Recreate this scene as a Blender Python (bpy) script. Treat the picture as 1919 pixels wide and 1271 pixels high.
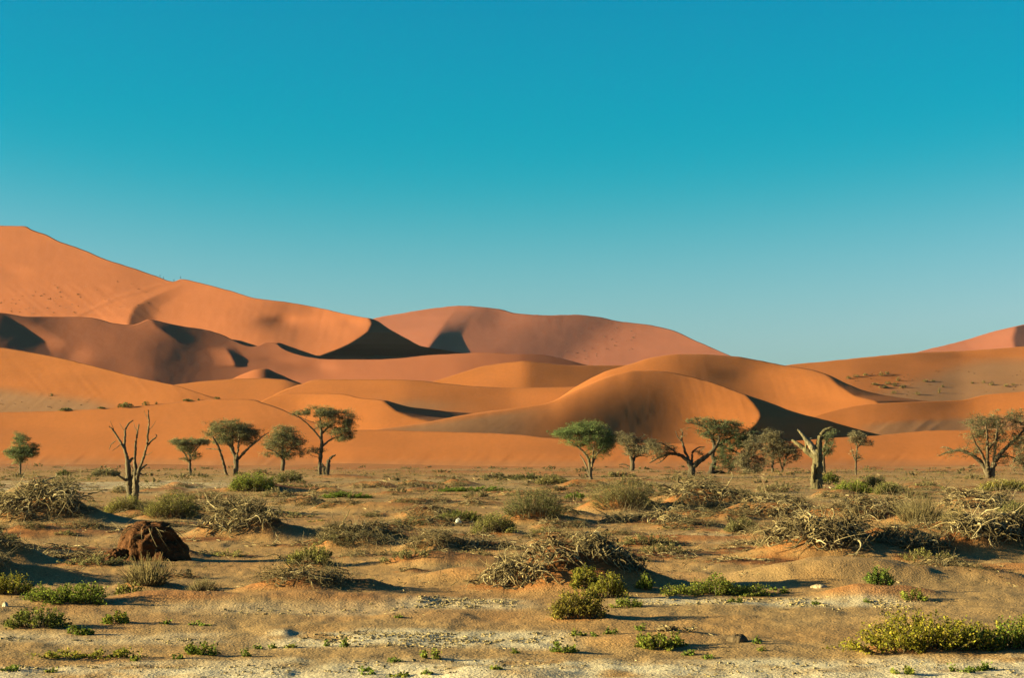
import bpy, math, random
import numpy as np
from mathutils import Vector, Matrix

# ------------------------------------------------------------------ camera, light, exposure
for o in list(bpy.data.objects): bpy.data.objects.remove(o, do_unlink=True)
SC = bpy.context.scene
COL = SC.collection
F = 3731.0            # focal length in pixels of the 1919 px wide photograph
CX, HY, CAMH = 959.5, 850.0, 2.2   # principal column, horizon row, eye height (m)

cam_d = bpy.data.cameras.new('camera'); cam = bpy.data.objects.new('camera', cam_d); COL.objects.link(cam)
cam.location = (0, 0, CAMH); cam.rotation_euler = (math.radians(90), 0, 0)
cam_d.sensor_width = 36.0; cam_d.lens = 36.0 * F / 1919.0
cam_d.shift_y = (HY - 635.5) / 1919.0
cam_d.clip_start = 0.5; cam_d.clip_end = 60000
SC.camera = cam

SUN_EL, SUN_AZ = 12.5, -95.0        # degrees; azimuth from +Y, negative = left of the camera
world = bpy.data.worlds.new('World'); SC.world = world; world.use_nodes = True
wn, wl = world.node_tree.nodes, world.node_tree.links
sky = wn.new('ShaderNodeTexSky'); sky.sky_type = 'NISHITA'; sky.sun_disc = False
sky.sun_elevation = math.radians(SUN_EL); sky.sun_rotation = math.radians(SUN_AZ)
def wmath(op, a, b):
    n = wn.new('ShaderNodeMath'); n.operation = op
    for i, v in enumerate((a, b)):
        if isinstance(v, (int, float)): n.inputs[i].default_value = v
        else: wl.new(v, n.inputs[i])
    if op == 'SMOOTH_MAX': n.inputs[2].default_value = 0.9
    return n.outputs[0]
sep = wn.new('ShaderNodeSeparateColor'); wl.new(sky.outputs[0], sep.inputs[0])
# one grade of the whole sky towards the photograph's teal
r0, g0, b0 = sep.outputs[0], sep.outputs[1], sep.outputs[2]
r1 = wmath('SMOOTH_MAX', wmath('MINIMUM', wmath('MULTIPLY', wmath('SUBTRACT', r0, 2.45), 2.15), wmath('MULTIPLY', r0, 0.62)), 0.0)
g1 = wmath('SMOOTH_MAX', wmath('SUBTRACT', wmath('MULTIPLY', g0, 1.0), 0.58), 0.0)
b1 = wmath('ADD', wmath('MULTIPLY', b0, 1.0), wmath('MULTIPLY', wmath('MINIMUM', r1, 4.0), 0.42))
r1 = wmath('ADD', r1, wmath('MULTIPLY', b0, 0.008))
g1 = wmath('ADD', g1, wmath('MULTIPLY', wmath('MINIMUM', r1, 4.0), 0.20))
cmb = wn.new('ShaderNodeCombineColor')
for i, s in enumerate((r1, g1, b1)): wl.new(wmath('MULTIPLY', s, 0.585), cmb.inputs[i])
wl.new(cmb.outputs[0], wn['Background'].inputs[0]); wn['Background'].inputs[1].default_value = 0.05

sun_d = bpy.data.lights.new('sun', 'SUN'); sun = bpy.data.objects.new('sun', sun_d); COL.objects.link(sun)
sun_d.energy = 5.0; sun_d.angle = math.radians(0.53); sun_d.color = (1.0, 0.90, 0.46)
e, a = math.radians(SUN_EL), math.radians(SUN_AZ)
LDIR = Vector((math.sin(a) * math.cos(e), math.cos(a) * math.cos(e), math.sin(e)))
sun.rotation_euler = LDIR.to_track_quat('Z', 'Y').to_euler()
sun.location = (-60, 10, 60)

SC.view_settings.view_transform = 'Standard'; SC.view_settings.look = 'None'
SC.view_settings.exposure = 2.32; SC.view_settings.gamma = 1.0
try: SC.view_settings.use_curve_mapping = False
except Exception: pass

# ------------------------------------------------------------------ helpers
HAZE = 0.000012
TONE = 0.60           # all albedos are written for exposure 1.55 and scaled here
def world_pt(x, y, Y):
    return np.stack([(x - CX) / F * Y, Y + 0 * x, CAMH + (HY - y) / F * Y], -1)
def ground_Y(y): return F * CAMH / (y - HY)

def _h(ix, iy, s):
    n = (ix.astype(np.int64) * 374761393 + iy.astype(np.int64) * 668265263 + s * 974634777) & 0x7fffffff
    n = ((n ^ (n >> 13)) * 1274126177) & 0x7fffffff
    n = (n ^ (n >> 16)) & 0xffff
    return n / 65535.0
def vnoise(x, y, s=0):
    x, y = np.broadcast_arrays(np.asarray(x, float), np.asarray(y, float))
    ix, iy = np.floor(x), np.floor(y); fx, fy = x - ix, y - iy
    fx = fx * fx * fx * (fx * (fx * 6 - 15) + 10); fy = fy * fy * fy * (fy * (fy * 6 - 15) + 10)
    ix = ix.astype(np.int64); iy = iy.astype(np.int64)
    a, b, c, d = _h(ix, iy, s), _h(ix + 1, iy, s), _h(ix, iy + 1, s), _h(ix + 1, iy + 1, s)
    return (a + (b - a) * fx) + ((c + (d - c) * fx) - (a + (b - a) * fx)) * fy
def fbm(x, y, s=0, o=4, p=0.5):
    t, amp, tot = 0, 1.0, 0.0
    for k in range(o):
        t = t + amp * (vnoise(x * 2 ** k + 17.3 * k, y * 2 ** k - 9.1 * k, s + k) - 0.5); tot += amp; amp *= p
    return t / tot * 2
def sstep(a, b, x):
    t = np.clip((x - a) / (b - a), 0, 1); return t * t * (3 - 2 * t)
def pchip(pts, x):
    px = np.array([p[0] for p in pts], float); py = np.array([p[1] for p in pts], float)
    x = np.clip(x, px[0], px[-1]); h = np.diff(px); dl = np.diff(py) / h
    m = np.zeros_like(px); m[0], m[-1] = dl[0], dl[-1]
    for i in range(1, len(px) - 1):
        if dl[i - 1] * dl[i] > 0:
            w1, w2 = 2 * h[i] + h[i - 1], h[i] + 2 * h[i - 1]
            m[i] = (w1 + w2) / (w1 / dl[i - 1] + w2 / dl[i])
    i = np.clip(np.searchsorted(px, x) - 1, 0, len(h) - 1); t = (x - px[i]) / h[i]
    return (py[i] * (1 + 2 * t) * (1 - t) ** 2 + py[i + 1] * t * t * (3 - 2 * t)
            + h[i] * m[i] * t * (1 - t) ** 2 + h[i] * m[i + 1] * t * t * (t - 1))
def lin(pts, x): return np.interp(x, [p[0] for p in pts], [p[1] for p in pts])
def smooth_lin(pts, x, w):      # piecewise linear, rounded over +-w
    ks = np.linspace(-1.6, 1.6, 17); wt = np.exp(-ks * ks * 1.2); wt /= wt.sum()
    return sum(a * lin(pts, x + k * w) for a, k in zip(wt, ks))

def mesh_obj(name, verts, faces, mat, parent=None, smooth=False, cols=None, link=True):
    """verts (n,3), faces: list of int arrays shaped (m,k)."""
    me = bpy.data.meshes.new(name)
    verts = np.ascontiguousarray(verts, np.float32)
    if not isinstance(faces, (list, tuple)): faces = [faces]
    faces = [np.asarray(f, np.int32) for f in faces if len(f)]
    me.vertices.add(len(verts)); me.vertices.foreach_set('co', verts.ravel())
    loops = np.concatenate([f.ravel() for f in faces]); sizes = np.concatenate([np.full(len(f), f.shape[1], np.int32) for f in faces])
    starts = np.concatenate([[0], np.cumsum(sizes)[:-1]]).astype(np.int32)
    me.loops.add(len(loops)); me.loops.foreach_set('vertex_index', loops)
    me.polygons.add(len(sizes)); me.polygons.foreach_set('loop_start', starts)
    try: me.polygons.foreach_set('loop_total', sizes)
    except Exception: pass
    me.update(calc_edges=True)
    me.polygons.foreach_set('use_smooth', np.full(len(sizes), bool(smooth)))
    if cols is not None:
        a = me.color_attributes.new('col', 'FLOAT_COLOR', 'POINT')
        c = np.ones((len(verts), 4), np.float32); c[:, :3] = cols * TONE
        a.data.foreach_set('color', c.ravel())
    if mat: me.materials.append(mat)
    o = bpy.data.objects.new(name, me)
    if link: COL.objects.link(o)
    if parent is not None: o.parent = parent
    return o
def grid_faces(nr, nc):
    i = np.arange((nr - 1) * (nc - 1)); r, c = i // (nc - 1), i % (nc - 1); a = r * nc + c
    return np.stack([a, a + 1, a + nc + 1, a + nc], -1)
def tag(o, label=None, cat=None, group=None, kind=None):
    if label: o['label'] = label
    if cat: o['category'] = cat
    if group: o['group'] = group
    if kind: o['kind'] = kind
    return o
def empty(name, loc):
    o = bpy.data.objects.new(name, None); COL.objects.link(o); o.location = loc; o.empty_display_size = 0.3
    return o

# ------------------------------------------------------------------ materials
def new_mat(name):
    m = bpy.data.materials.new(name); m.use_nodes = True
    nt = m.node_tree; b = nt.nodes['Principled BSDF']
    b.inputs['Roughness'].default_value = 0.95
    try: b.inputs['Specular IOR Level'].default_value = 0.08
    except Exception: pass
    return m, nt, b
def nnode(nt, t, **kw):
    n = nt.nodes.new(t)
    for k, v in kw.items(): setattr(n, k, v)
    return n
def attr_mul(nt, b, noise_specs, base=None):
    """Base colour = attribute 'col' times noise factors."""
    if base is None:
        at = nnode(nt, 'ShaderNodeAttribute', attribute_name='col'); cur = at.outputs['Color']
    else:
        rgb = nnode(nt, 'ShaderNodeRGB'); rgb.outputs[0].default_value = (*base, 1); cur = rgb.outputs[0]
    for sc, lo, hi, stretch, det in noise_specs:
        tc = nnode(nt, 'ShaderNodeTexCoord'); mp = nnode(nt, 'ShaderNodeMapping'); mp.inputs['Scale'].default_value = stretch
        nt.links.new(tc.outputs['Object'], mp.inputs[0])
        nz = nnode(nt, 'ShaderNodeTexNoise'); nz.inputs['Scale'].default_value = sc; nz.inputs['Detail'].default_value = det
        nt.links.new(mp.outputs[0], nz.inputs['Vector'])
        mr = nnode(nt, 'ShaderNodeMapRange'); mr.inputs[1].default_value = 0.3; mr.inputs[2].default_value = 0.7
        mr.inputs[3].default_value = lo; mr.inputs[4].default_value = hi; nt.links.new(nz.outputs[0], mr.inputs[0])
        mx = nnode(nt, 'ShaderNodeMix', data_type='RGBA', blend_type='MULTIPLY'); mx.inputs[0].default_value = 1
        nt.links.new(cur, mx.inputs[6]); nt.links.new(mr.outputs[0], mx.inputs[7]); cur = mx.outputs[2]
    nt.links.new(cur, b.inputs['Base Color'])
def add_bump(nt, b, specs):
    """specs: (scale, strength, distance, stretch, detail)."""
    prev = None
    for sc, st, dist, stretch, det in specs:
        tc = nnode(nt, 'ShaderNodeTexCoord'); mp = nnode(nt, 'ShaderNodeMapping'); mp.inputs['Scale'].default_value = stretch
        nt.links.new(tc.outputs['Object'], mp.inputs[0])
        nz = nnode(nt, 'ShaderNodeTexNoise'); nz.inputs['Scale'].default_value = sc; nz.inputs['Detail'].default_value = det
        nt.links.new(mp.outputs[0], nz.inputs['Vector'])
        bp = nnode(nt, 'ShaderNodeBump'); bp.inputs['Strength'].default_value = st; bp.inputs['Distance'].default_value = dist
        nt.links.new(nz.outputs[0], bp.inputs['Height'])
        if prev is not None: nt.links.new(prev, bp.inputs['Normal'])
        prev = bp.outputs[0]
    nt.links.new(prev, b.inputs['Normal'])

M_DUNE, nt, b = new_mat('dune_sand')
attr_mul(nt, b, [(0.05, 0.93, 1.06, (1, 1, 3), 3), (1.2, 0.95, 1.05, (1, .4, 1), 3)])
add_bump(nt, b, [(0.22, 0.16, 0.22, (1.6, .35, .6), 3), (1.6, 0.2, 0.05, (1, .5, 1), 3)])
M_FAR, nt, b = new_mat('far_dune_sand')
attr_mul(nt, b, [(0.02, 0.94, 1.05, (1, 1, 3), 3)])
add_bump(nt, b, [(0.10, 0.2, 1.0, (1, .6, .8), 3)])
M_GROUND, nt, b = new_mat('pan_sand')
attr_mul(nt, b, [(0.7, 0.88, 1.12, (1, .5, 1), 4), (34, 0.62, 1.3, (1, .7, 1), 6)])
add_bump(nt, b, [(4.5, 0.5, 0.04, (1, .7, 1), 8), (30, 1.0, 0.016, (1, .7, 1), 5)])

# ------------------------------------------------------------------ dunes
SAND = np.array((0.405, 0.124, 0.033)); SAND_FAR = np.array((0.375, 0.113, 0.046)); SAND_PINK = np.array((0.35, 0.108, 0.062)); TAN = np.array((0.29, 0.138, 0.070))
DEPTH = {}
def dune_pt(seed, x, y):            # a point on a dune seen at a photo pixel
    xs, yc, yb, d, Y0 = DEPTH[seed]; i = int(np.clip(np.searchsorted(xs, x), 0, len(xs) - 1)); y = max(y, yc[i]); v = (y - yc[i]) / (yb - yc[i]) * (d.shape[0] - 1)
    Y = Y0 * (1 + np.interp(v, np.arange(d.shape[0]), d[:, i]) / F)
    return world_pt(np.array(float(x)), np.array(float(y)), np.array(Y)), Y / F
def Streak(x0, x1, y0, y1, amp, per, lean=.0):
    return lambda x, y: amp * fbm((x + lean * (y - y0)) / per, y / 45, 17, 3) * sstep(x0 - 20, x0 + 20, x) * (1 - sstep(x1 - 15, x1 + 15, x)) * sstep(y0 - 6, y0 + 6, y) * (1 - sstep(y1 - 10, y1 + 10, y))
def Gs(cx, cy, rx, ry, amp):                       # hollow (amp > 0) or swell (amp < 0)
    return lambda x, y: amp * np.exp(-((x - cx) / rx) ** 2 - ((y - cy) / ry) ** 2)
def Rd(poly, wl_, wr_, amp, fade=10, soft=1.5):      # sharp spur with its own length
    ys = [p[1] for p in poly]; y0, y1 = ys[0], ys[-1]
    xs = [p[0] for p in poly]
    def f(x, y):
        s = x - np.interp(y, ys, xs)
        am = np.interp(y, ys, amp) if isinstance(amp, (list, tuple)) else amp
        win = sstep(y0 - fade, y0 + fade * .3, y) * (1 - sstep(y1 - fade * .3, y1 + fade, y))
        p = np.where(s < 0, np.clip(1 + s / wl_, 0, 1), np.clip(1 - s / wr_, 0, 1)) ** soft
        return -am * win * p
    return f
def Fold(poly, kl, kr, soft=0):                       # the surface bends along a line
    ys = [p[1] for p in poly]; xs = [p[0] for p in poly]
    def f(x, y):
        s = x - np.interp(y, ys, xs)
        if soft: s = np.where(np.abs(s) < soft, np.sign(s) * s * s / soft, s)
        return kr * np.maximum(s, 0) + kl * np.maximum(-s, 0)
    return f

def dune(Y0, yb, g, crest, db, mods=(), color=SAND, tan=None, back=0.5, mat=None, shear=0.0, gcurve=None, step=(4.0, 2.8), rough=0.45, dbw=18, seed=0, cround=None):
    x0, x1 = crest[0][0], crest[-1][0]
    nx = int((x1 - x0) / step[0]) + 1; xs = np.linspace(x0, x1, nx)
    yc = pchip(crest, xs) + 0.5 * fbm(xs / 14.0, 0 * xs + 3.1, 40 + seed, 3)
    hmax = max(yb - yc.min(), 10); nr = max(int(hmax / step[1]), 24)
    v = np.linspace(0, 1, nr)
    X = np.broadcast_to(xs, (nr, nx)); YY = yc[None, :] + (yb - yc)[None, :] * v[:, None]
    up = yb - YY
    d = smooth_lin(db, X + shear * up, dbw) + (g * up if gcurve is None else gcurve(up))
    for m in mods: d = d + m(X, YY)
    if cround is not None: d = d - cround[0](X) * (1 - np.exp(-(YY - yc[None, :]) / cround[1]))
    d = d + rough * (2.0 * fbm(X / 60, YY / 40, 60 + seed, 3) * 1.2 + .35 * fbm(X / 9, YY / 14, 80 + seed, 2))
    # back slope: falls away behind the crest
    dc = d[0]; bs = np.array([700., 420., 220., 110., 50., 22., 8., 2.5])
    Yb_ = yc[None, :] + (back * bs * (0.35 + 0.65 * np.clip(bs / 60, 0, 1)))[:, None]
    Xb = np.broadcast_to(xs, Yb_.shape); d_b = dc[None, :] + bs[:, None]
    # foot: runs on down under what stands in front
    fs = np.array([30., 120.]); Yf = yb + fs[:, None] * .35 + 0 * xs[None, :]; df = d[-1][None, :] - fs[:, None] * max(g, 1) * .5
    Xf = np.broadcast_to(xs, Yf.shape)
    XA = np.concatenate([Xb, X, Xf]); YA = np.concatenate([Yb_, YY, Yf]); DA = np.concatenate([d_b, d, df])
    depth = Y0 * (1 + DA / F)
    P = world_pt(XA, YA, depth)
    P[..., 2] = np.maximum(P[..., 2], -0.8)
    # the back slope is a fall in height, not a screen line
    nb = len(bs); px = Y0 / F
    P[:nb, :, 2] = np.maximum(P[nb, :, 2][None, :] - (Yb_ - yc[None, :]) * px, -0.8)
    c = np.broadcast_to(color, P.shape).copy()
    if tan is not None:
        w = np.clip(tan(XA, YA), 0, 1)[..., None]; c = c * (1 - w) + TAN * w
    DEPTH[seed] = (xs, yc, yb, d, Y0)
    nr2 = P.shape[0]
    o = mesh_obj('dune', P.reshape(-1, 3), grid_faces(nr2, nx), mat or M_DUNE, smooth=True, cols=c.reshape(-1, 3))
    o['kind'] = 'structure'
    return o

# A: far pink dune at the right edge
dune(2400, 705, 2.5, [(1680, 672), (1720, 660), (1800, 640), (1860, 622), (1893, 614), (1919, 608), (1960, 598), (2060, 575)],
     [(1680, 0), (1900, -70), (2060, -80)], [Rd([(1908, 600), (1897, 635), (1904, 662)], 90, 60, 24)], SAND_PINK, mat=M_FAR, seed=1)
# B: far pink massif
dune(2000, 720, 2.4, [(600, 625), (690, 600), (705, 596), (760, 586), (820, 577), (865, 573), (910, 576), (940, 580), (960, 586), (1000, 590), (1023, 591),
      (1075, 590), (1120, 594), (1165, 603), (1210, 608), (1260, 619), (1300, 637), (1365, 665), (1400, 680), (1500, 706)],
     [(444, 0), (710, -75), (850, -62), (930, -46), (1013, -22), (1100, -34), (1350, -90)],
     [Rd([(866, 570), (838, 600), (822, 625), (804, 652), (790, 680)], 120, 46, [0, 10, 30, 46, 48], fade=6, soft=1.2),
      Gs(935, 590, 40, 30, 8)], SAND_PINK, mat=M_FAR, seed=2, shear=-1.3, dbw=40)
# C: great dune on the left
dune(1000, 700, 2.5, [(-260, 440), (-60, 424), (0, 423), (48, 424), (59, 430), (87, 440), (111, 452), (156, 468), (201, 487), (252, 503), (300, 520), (325, 528), (339, 523),
      (378, 531), (428, 544), (480, 559), (543, 567), (593, 576), (641, 587), (676, 594), (690, 596), (699, 598), (732, 618), (765, 636), (790, 649), (833, 656), (872, 664), (960, 684)],
     [(-260, 120), (0, 0), (240, -90), (300, -95), (420, -160), (500, -195), (570, -195), (700, -262), (960, -330)],
     [Fold([(690, 590), (696, 608), (689, 623), (671, 636), (656, 645), (637, 654), (600, 668), (560, 700)], 0, 1.75),
      Rd([(338, 534), (277, 561), (252, 576), (243, 594), (240, 620)], 80, 50, [4, 15, 21, 26, 26], soft=1.4),
      Rd([(322, 530), (214, 561), (141, 594)], 14, 9, [2, 4, 4], fade=5), Rd([(305, 532), (250, 548), (200, 562)], 12, 8, 3, fade=5),
      Gs(527, 604, 36, 13, 19), Gs(585, 610, 70, 20, 16), Gs(660, 606, 22, 10, 7), Gs(20, 510, 30, 14, 6), Streak(-100, 300, 535, 620, 1.0, 9, -1.2), Streak(380, 700, 545, 640, .8, 10, .3)], SAND_FAR, mat=M_FAR, seed=3, dbw=45)
# D: shaded middle ridge on the left, running on to the centre
dune(800, 740, 2.3, [(-240, 575), (0, 586), (50, 593), (143, 594), (174, 596), (214, 606), (244, 609), (262, 605), (277, 599), (327, 609), (378, 617), (416, 627), (440, 639),
      (456, 646), (474, 650), (484, 648), (497, 642), (516, 643), (528, 652), (556, 664), (606, 673), (641, 674), (694, 674), (757, 671), (800, 666), (858, 663), (908, 661), (933, 662), (960, 664), (1005, 664), (1048, 671), (1086, 681), (1180, 700)],
     [(-240, -40), (-60, 0), (60, 62), (130, 70), (250, 90), (330, 130), (400, 160), (470, 170), (540, 165), (620, 150), (760, 105), (860, 80), (960, 80), (1080, 125), (1180, 180)],
     [Rd([(10, 590), (40, 612), (84, 640), (100, 670)], 80, 40, [-4, -10, -12, -4]), Rd([(277, 590), (292, 612), (350, 650)], 60, 90, [9, 10, 2], soft=1.8),
      Rd([(424, 655), (434, 668), (441, 684)], 40, 24, [7, 13, 10], fade=6), Gs(600, 690, 30, 14, 10),
      Gs(135, 668, 30, 18, 9), Gs(225, 692, 46, 18, 6), Gs(555, 690, 40, 12, 9), Gs(520, 676, 40, 8, 5)],
     SAND_FAR * .55 + SAND_PINK * .45, mat=M_FAR, seed=4, shear=-0.3, dbw=45)
dune(965, 705, 2.2, [(535, 680), (555, 672), (573, 661), (590, 652), (605, 651), (631, 655), (669, 661), (720, 668), (800, 676)], [(535, 0), (590, -30), (800, 110)], (), SAND_FAR, mat=M_FAR, seed=5)
# lee slivers behind D
dune(905, 700, 2.0, [(425, 636), (440, 637), (452, 639), (480, 648), (500, 652)], [(425, 0), (500, 90)], (), SAND_FAR, mat=M_FAR, seed=21)
dune(925, 705, 2.0, [(505, 648), (518, 642), (545, 650), (573, 660), (606, 670), (650, 680)], [(505, 0), (518, -6), (650, 170)], (), SAND_FAR, mat=M_FAR, seed=22)
# lee sliver in front of D
dune(690, 745, 2.4, [(430, 712), (480, 693), (497, 691), (520, 700), (545, 711), (568, 720), (620, 738)], [(430, 0), (490, -45), (620, 90)], (), SAND_FAR, mat=M_FAR, seed=6)
# H: hump in the middle
dune(650, 760, 3.0, [(790, 722), (848, 704), (870, 697), (908, 686), (960, 679), (985, 677), (1023, 681), (1086, 685), (1169, 685), (1280, 690)],
     [(790, 0), (870, -40), (985, -95), (1060, -70), (1280, 0)], [Gs(1000, 720, 60, 14, 6)], SAND * .93, seed=7)
# J: rear right
dune(840, 800, 4.2, [(1400, 702), (1480, 684), (1553, 677), (1640, 668), (1720, 661), (1800, 658), (1880, 653), (1919, 649), (2120, 640)],
     [(1400, 40), (1600, 10), (1720, 20), (1800, 40), (1900, 20), (2120, -50)], [Gs(1700, 690, 60, 14, 8), Gs(1640, 700, 60, 10, -6), Gs(1860, 672, 90, 9, 14)],
     SAND * .95, tan=lambda x, y: sstep(0, 40, (x - 1700) * .35 + (y - 700)) * sstep(660, 690, y) * .9, seed=8)
# E2: orange middle dunes
dune(620, 780, 3.2, [(280, 730), (330, 721), (403, 713), (480, 709), (530, 711), (555, 717), (568, 721), (620, 745)], [(280, 0), (540, -70), (620, -20)], (), SAND, seed=9)
dune(590, 800, 3.4, [(470, 790), (500, 750), (545, 726), (568, 719), (581, 714), (611, 711), (707, 711), (782, 713), (833, 719), (908, 725), (960, 727), (1081, 725), (1160, 722)],
     [(470, 0), (600, -50), (760, -100), (900, -95), (960, -90), (1160, -140)], [Gs(900, 748, 90, 16, 10), Gs(740, 728, 90, 8, 5)], SAND,
     tan=lambda x, y: .75 * np.exp(-((x - 780) / 70) ** 2 - ((y - 762) / 12) ** 2), seed=10)
# E: orange left
dune(540, 790, 3.4, [(-260, 610), (0, 651), (50, 659), (126, 674), (201, 693), (252, 706), (312, 719), (330, 723), (393, 743), (413, 748), (470, 770)],
     [(-260, 70), (0, 0), (200, -60), (330, -110), (470, -130)], [Fold([(310, 715), (345, 728), (395, 746), (420, 770)], 0, .5), Gs(90, 700, 140, 14, 6), Streak(0, 400, 655, 745, .7, 9, -.9), Streak(-100, 190, 738, 775, 2.0, 8, 1.2)], SAND,
     tan=lambda x, y: sstep(725, 750, y - .12 * (x - 60)) * (1 - sstep(150, 260, x)), seed=11)
# I1: rear of the big right dune
dune(560, 800, 3.0, [(1050, 745), (1081, 724), (1136, 696), (1177, 684), (1224, 670), (1275, 664), (1313, 664), (1350, 666), (1376, 668), (1440, 679), (1470, 685), (1516, 692),
      (1553, 703), (1591, 721), (1629, 735), (1692, 746), (1746, 753), (1800, 770)],
     [(1050, 20), (1150, -60), (1260, -72), (1400, -15), (1460, -15), (1640, -115), (1800, -150)],
     [Fold([(1545, 700), (1570, 722), (1600, 742), (1640, 752), (1660, 770)], 0, 1.4), Gs(1400, 708, 60, 18, 11), Gs(1560, 752, 50, 14, 7), Streak(1440, 1640, 690, 745, .7, 7, -.4)], SAND, seed=12, dbw=40, cround=(lambda x: 24 - 12 * sstep(1300, 1600, x), 9))
# K: right middle
dune(520, 840, 3.4, [(1480, 800), (1540, 776), (1604, 761), (1667, 755), (1746, 752), (1792, 751), (1855, 739), (1919, 734), (2120, 712)],
     [(1480, 0), (1640, -20), (1700, -12), (1820, 30), (1870, 15), (2120, -80)], [Gs(1790, 768, 80, 14, 8), Streak(1620, 1960, 788, 812, 2.6, 9, 1.2)], SAND, dbw=40,
     tan=lambda x, y: .8 * sstep(780, 792, y - (1780 - x) * .06) * sstep(1580, 1660, x), seed=13)
# G: small dune with a lee face
dune(500, 830, 3.0, [(470, 765), (490, 752), (510, 743), (543, 737), (593, 737), (644, 739), (676, 746), (712, 749), (770, 763), (820, 769), (888, 775), (960, 790)],
     [(470, -10), (560, -40), (720, -130), (960, -190)], [Fold([(712, 742), (714, 749), (727, 759), (742, 771), (770, 782), (805, 790), (840, 800)], 0, 1.9), Gs(560, 760, 50, 14, 6)], SAND, seed=14)
# I2: big right dune
dune(455, 845, 2.5, [(640, 818), (702, 806), (782, 795), (858, 780), (908, 772), (960, 766), (1028, 755), (1061, 739), (1101, 721), (1149, 703), (1187, 695), (1224, 695), (1262, 699),
      (1295, 706), (1338, 718), (1376, 732), (1398, 740), (1440, 754), (1490, 773), (1541, 786), (1591, 800), (1651, 816), (1720, 832)],
     [(640, -100), (860, -50), (1040, 10), (1160, 68), (1260, 96), (1310, 92), (1420, 52), (1720, 40)],
     [Fold([(1380, 728), (1398, 742), (1413, 757), (1423, 772), (1425, 782), (1418, 794), (1408, 804), (1395, 820)], 0, 1.8),
      Fold([(1175, 695), (1110, 722), (1066, 744), (1030, 757), (960, 768), (860, 782), (780, 797), (700, 809), (600, 830)], 1.1, 0, soft=24), Gs(1470, 815, 40, 26, -42),
      Gs(1290, 806, 165, 62, 27), Streak(1262, 1420, 700, 800, .75, 5.5, -.35), Streak(760, 1030, 775, 815, .55, 9, 1.5)],
     SAND, tan=lambda x, y: .85 * (1 - sstep(930, 1060, x)) * sstep(0, 14, y - 766 + (x - 960) * .14), seed=15, dbw=45, cround=(lambda x: 50 * (1 - .8 * sstep(1120, 1420, x)), 20))
# F: near left
dune(392, 884, 4.2, [(-260, 780), (0, 773), (88, 771), (176, 767), (252, 762), (315, 756), (365, 751), (403, 748), (453, 748), (480, 750), (489, 754), (520, 764), (545, 775), (600, 795), (661, 808), (740, 822)],
     [(-260, 90), (0, 40), (300, -50), (480, -125), (740, -190)], [Gs(60, 800, 120, 20, 16), Gs(420, 800, 120, 30, -6), Streak(300, 700, 752, 800, .8, 8, -.8), Streak(-100, 660, 852, 880, 2.0, 9, 1.2)], SAND,
     tan=lambda x, y: .6 * sstep(852, 872, y), seed=16, gcurve=lambda u: 4.2 * u + 26 * np.exp(-u / 9) - 26)
# apron in front of the right dunes
dune(372, 884, 4.6, [(540, 846), (600, 824), (661, 806), (722, 806), (782, 808), (960, 814), (1030, 821), (1150, 829), (1250, 832), (1408, 831), (1485, 827), (1566, 821), (1651, 816), (1692, 812), (1755, 807), (1919, 806), (2120, 800)],
     [(540, 60), (660, 0), (1030, -110), (1250, -160), (1400, -190), (1560, -215), (1700, -240), (1900, -310), (2120, -380)],
     [Gs(1150, 838, 120, 12, 14), Streak(600, 1960, 852, 880, 1.8, 9, 1.2), Gs(1700, 862, 160, 9, 10)], SAND, tan=lambda x, y: .55 * sstep(856, 874, y), seed=17, gcurve=lambda u: 4.6 * u + 26 * np.exp(-u / 9) - 26)

# ------------------------------------------------------------------ the pan (ground)
MOUNDS = []      # (X, Y, rx, ry, h, red)
def px_m(y): return (y - HY) / CAMH          # pixels per metre at a ground row
def add_mound(x, y, w, h, red=1.0, tail=1.25):
    """mound drawn w px wide, h px high with its foot at row y."""
    s = px_m(y); Y = ground_Y(y); X = (x - CX) / F * Y
    MOUNDS.append((X, Y + .25 * w / s, .5 * w / s, max(.42 * w / s, .25), h / s, red))
def mound_fields(X, Y):
    z = np.zeros_like(X); red = np.zeros_like(X)
    bx0, bx1, by0, by1 = X.min(), X.max(), Y.min(), Y.max(); R = 2.6
    for mx, my, rx, ry, h, rd in MOUNDS:
        if mx + R * rx * 1.5 < bx0 or mx - R * rx * 1.5 > bx1 or my + R * ry < by0 or my - R * ry > by1: continue
        sel = (np.abs(X - mx) < R * rx * 1.5) & (np.abs(Y - my) < R * ry)
        if not sel.any(): continue
        xx, yy = X[sel], Y[sel]
        dx = (xx - mx) / rx; dx = np.where(dx > 0, dx / 1.35, dx); dy = (yy - my) / ry
        wob = .6 * fbm(xx / rx * 1.1 + mx, yy / rx * 1.1, 5, 3)
        r2 = dx * dx + dy * dy; p = np.exp(-np.maximum(r2 * 1.25 + wob, 0) ** 1.15)
        z[sel] = np.maximum(z[sel], h * p) + .25 * np.minimum(z[sel], h * p)
        red[sel] = np.maximum(red[sel], rd * np.clip(1.5 * p, 0, 1))
    return z, red
def gz(X, Y, fine=True):
    X, Y = np.broadcast_arrays(np.asarray(X, float), np.asarray(Y, float))
    z = .055 * fbm(X / 7, Y / 9, 11, 3) + .016 * fbm(X / 1.6, Y / 2.4, 21, 3)
    z = z * sstep(3, 14, Y) * (1 - .6 * sstep(150, 300, Y)) + .30 * fbm(X / 28, Y / 60, 31, 3) * sstep(70, 170, Y) * (1 - sstep(390, 470, Y))
    m, red = mound_fields(X, Y)
    # little wind-cut steps and hummocks
    z = z + .016 * np.abs(fbm(X / .8, Y / 1.3, 41, 3)) + .03 * sstep(.2, .5, fbm(X / 1.4, Y / 1.8, 51, 3)) * sstep(18, 26, Y)
    z = z + .020 * fbm(X / .26, Y / .42, 61, 3) * (1 - sstep(60, 110, Y))
    return z + m

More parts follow.
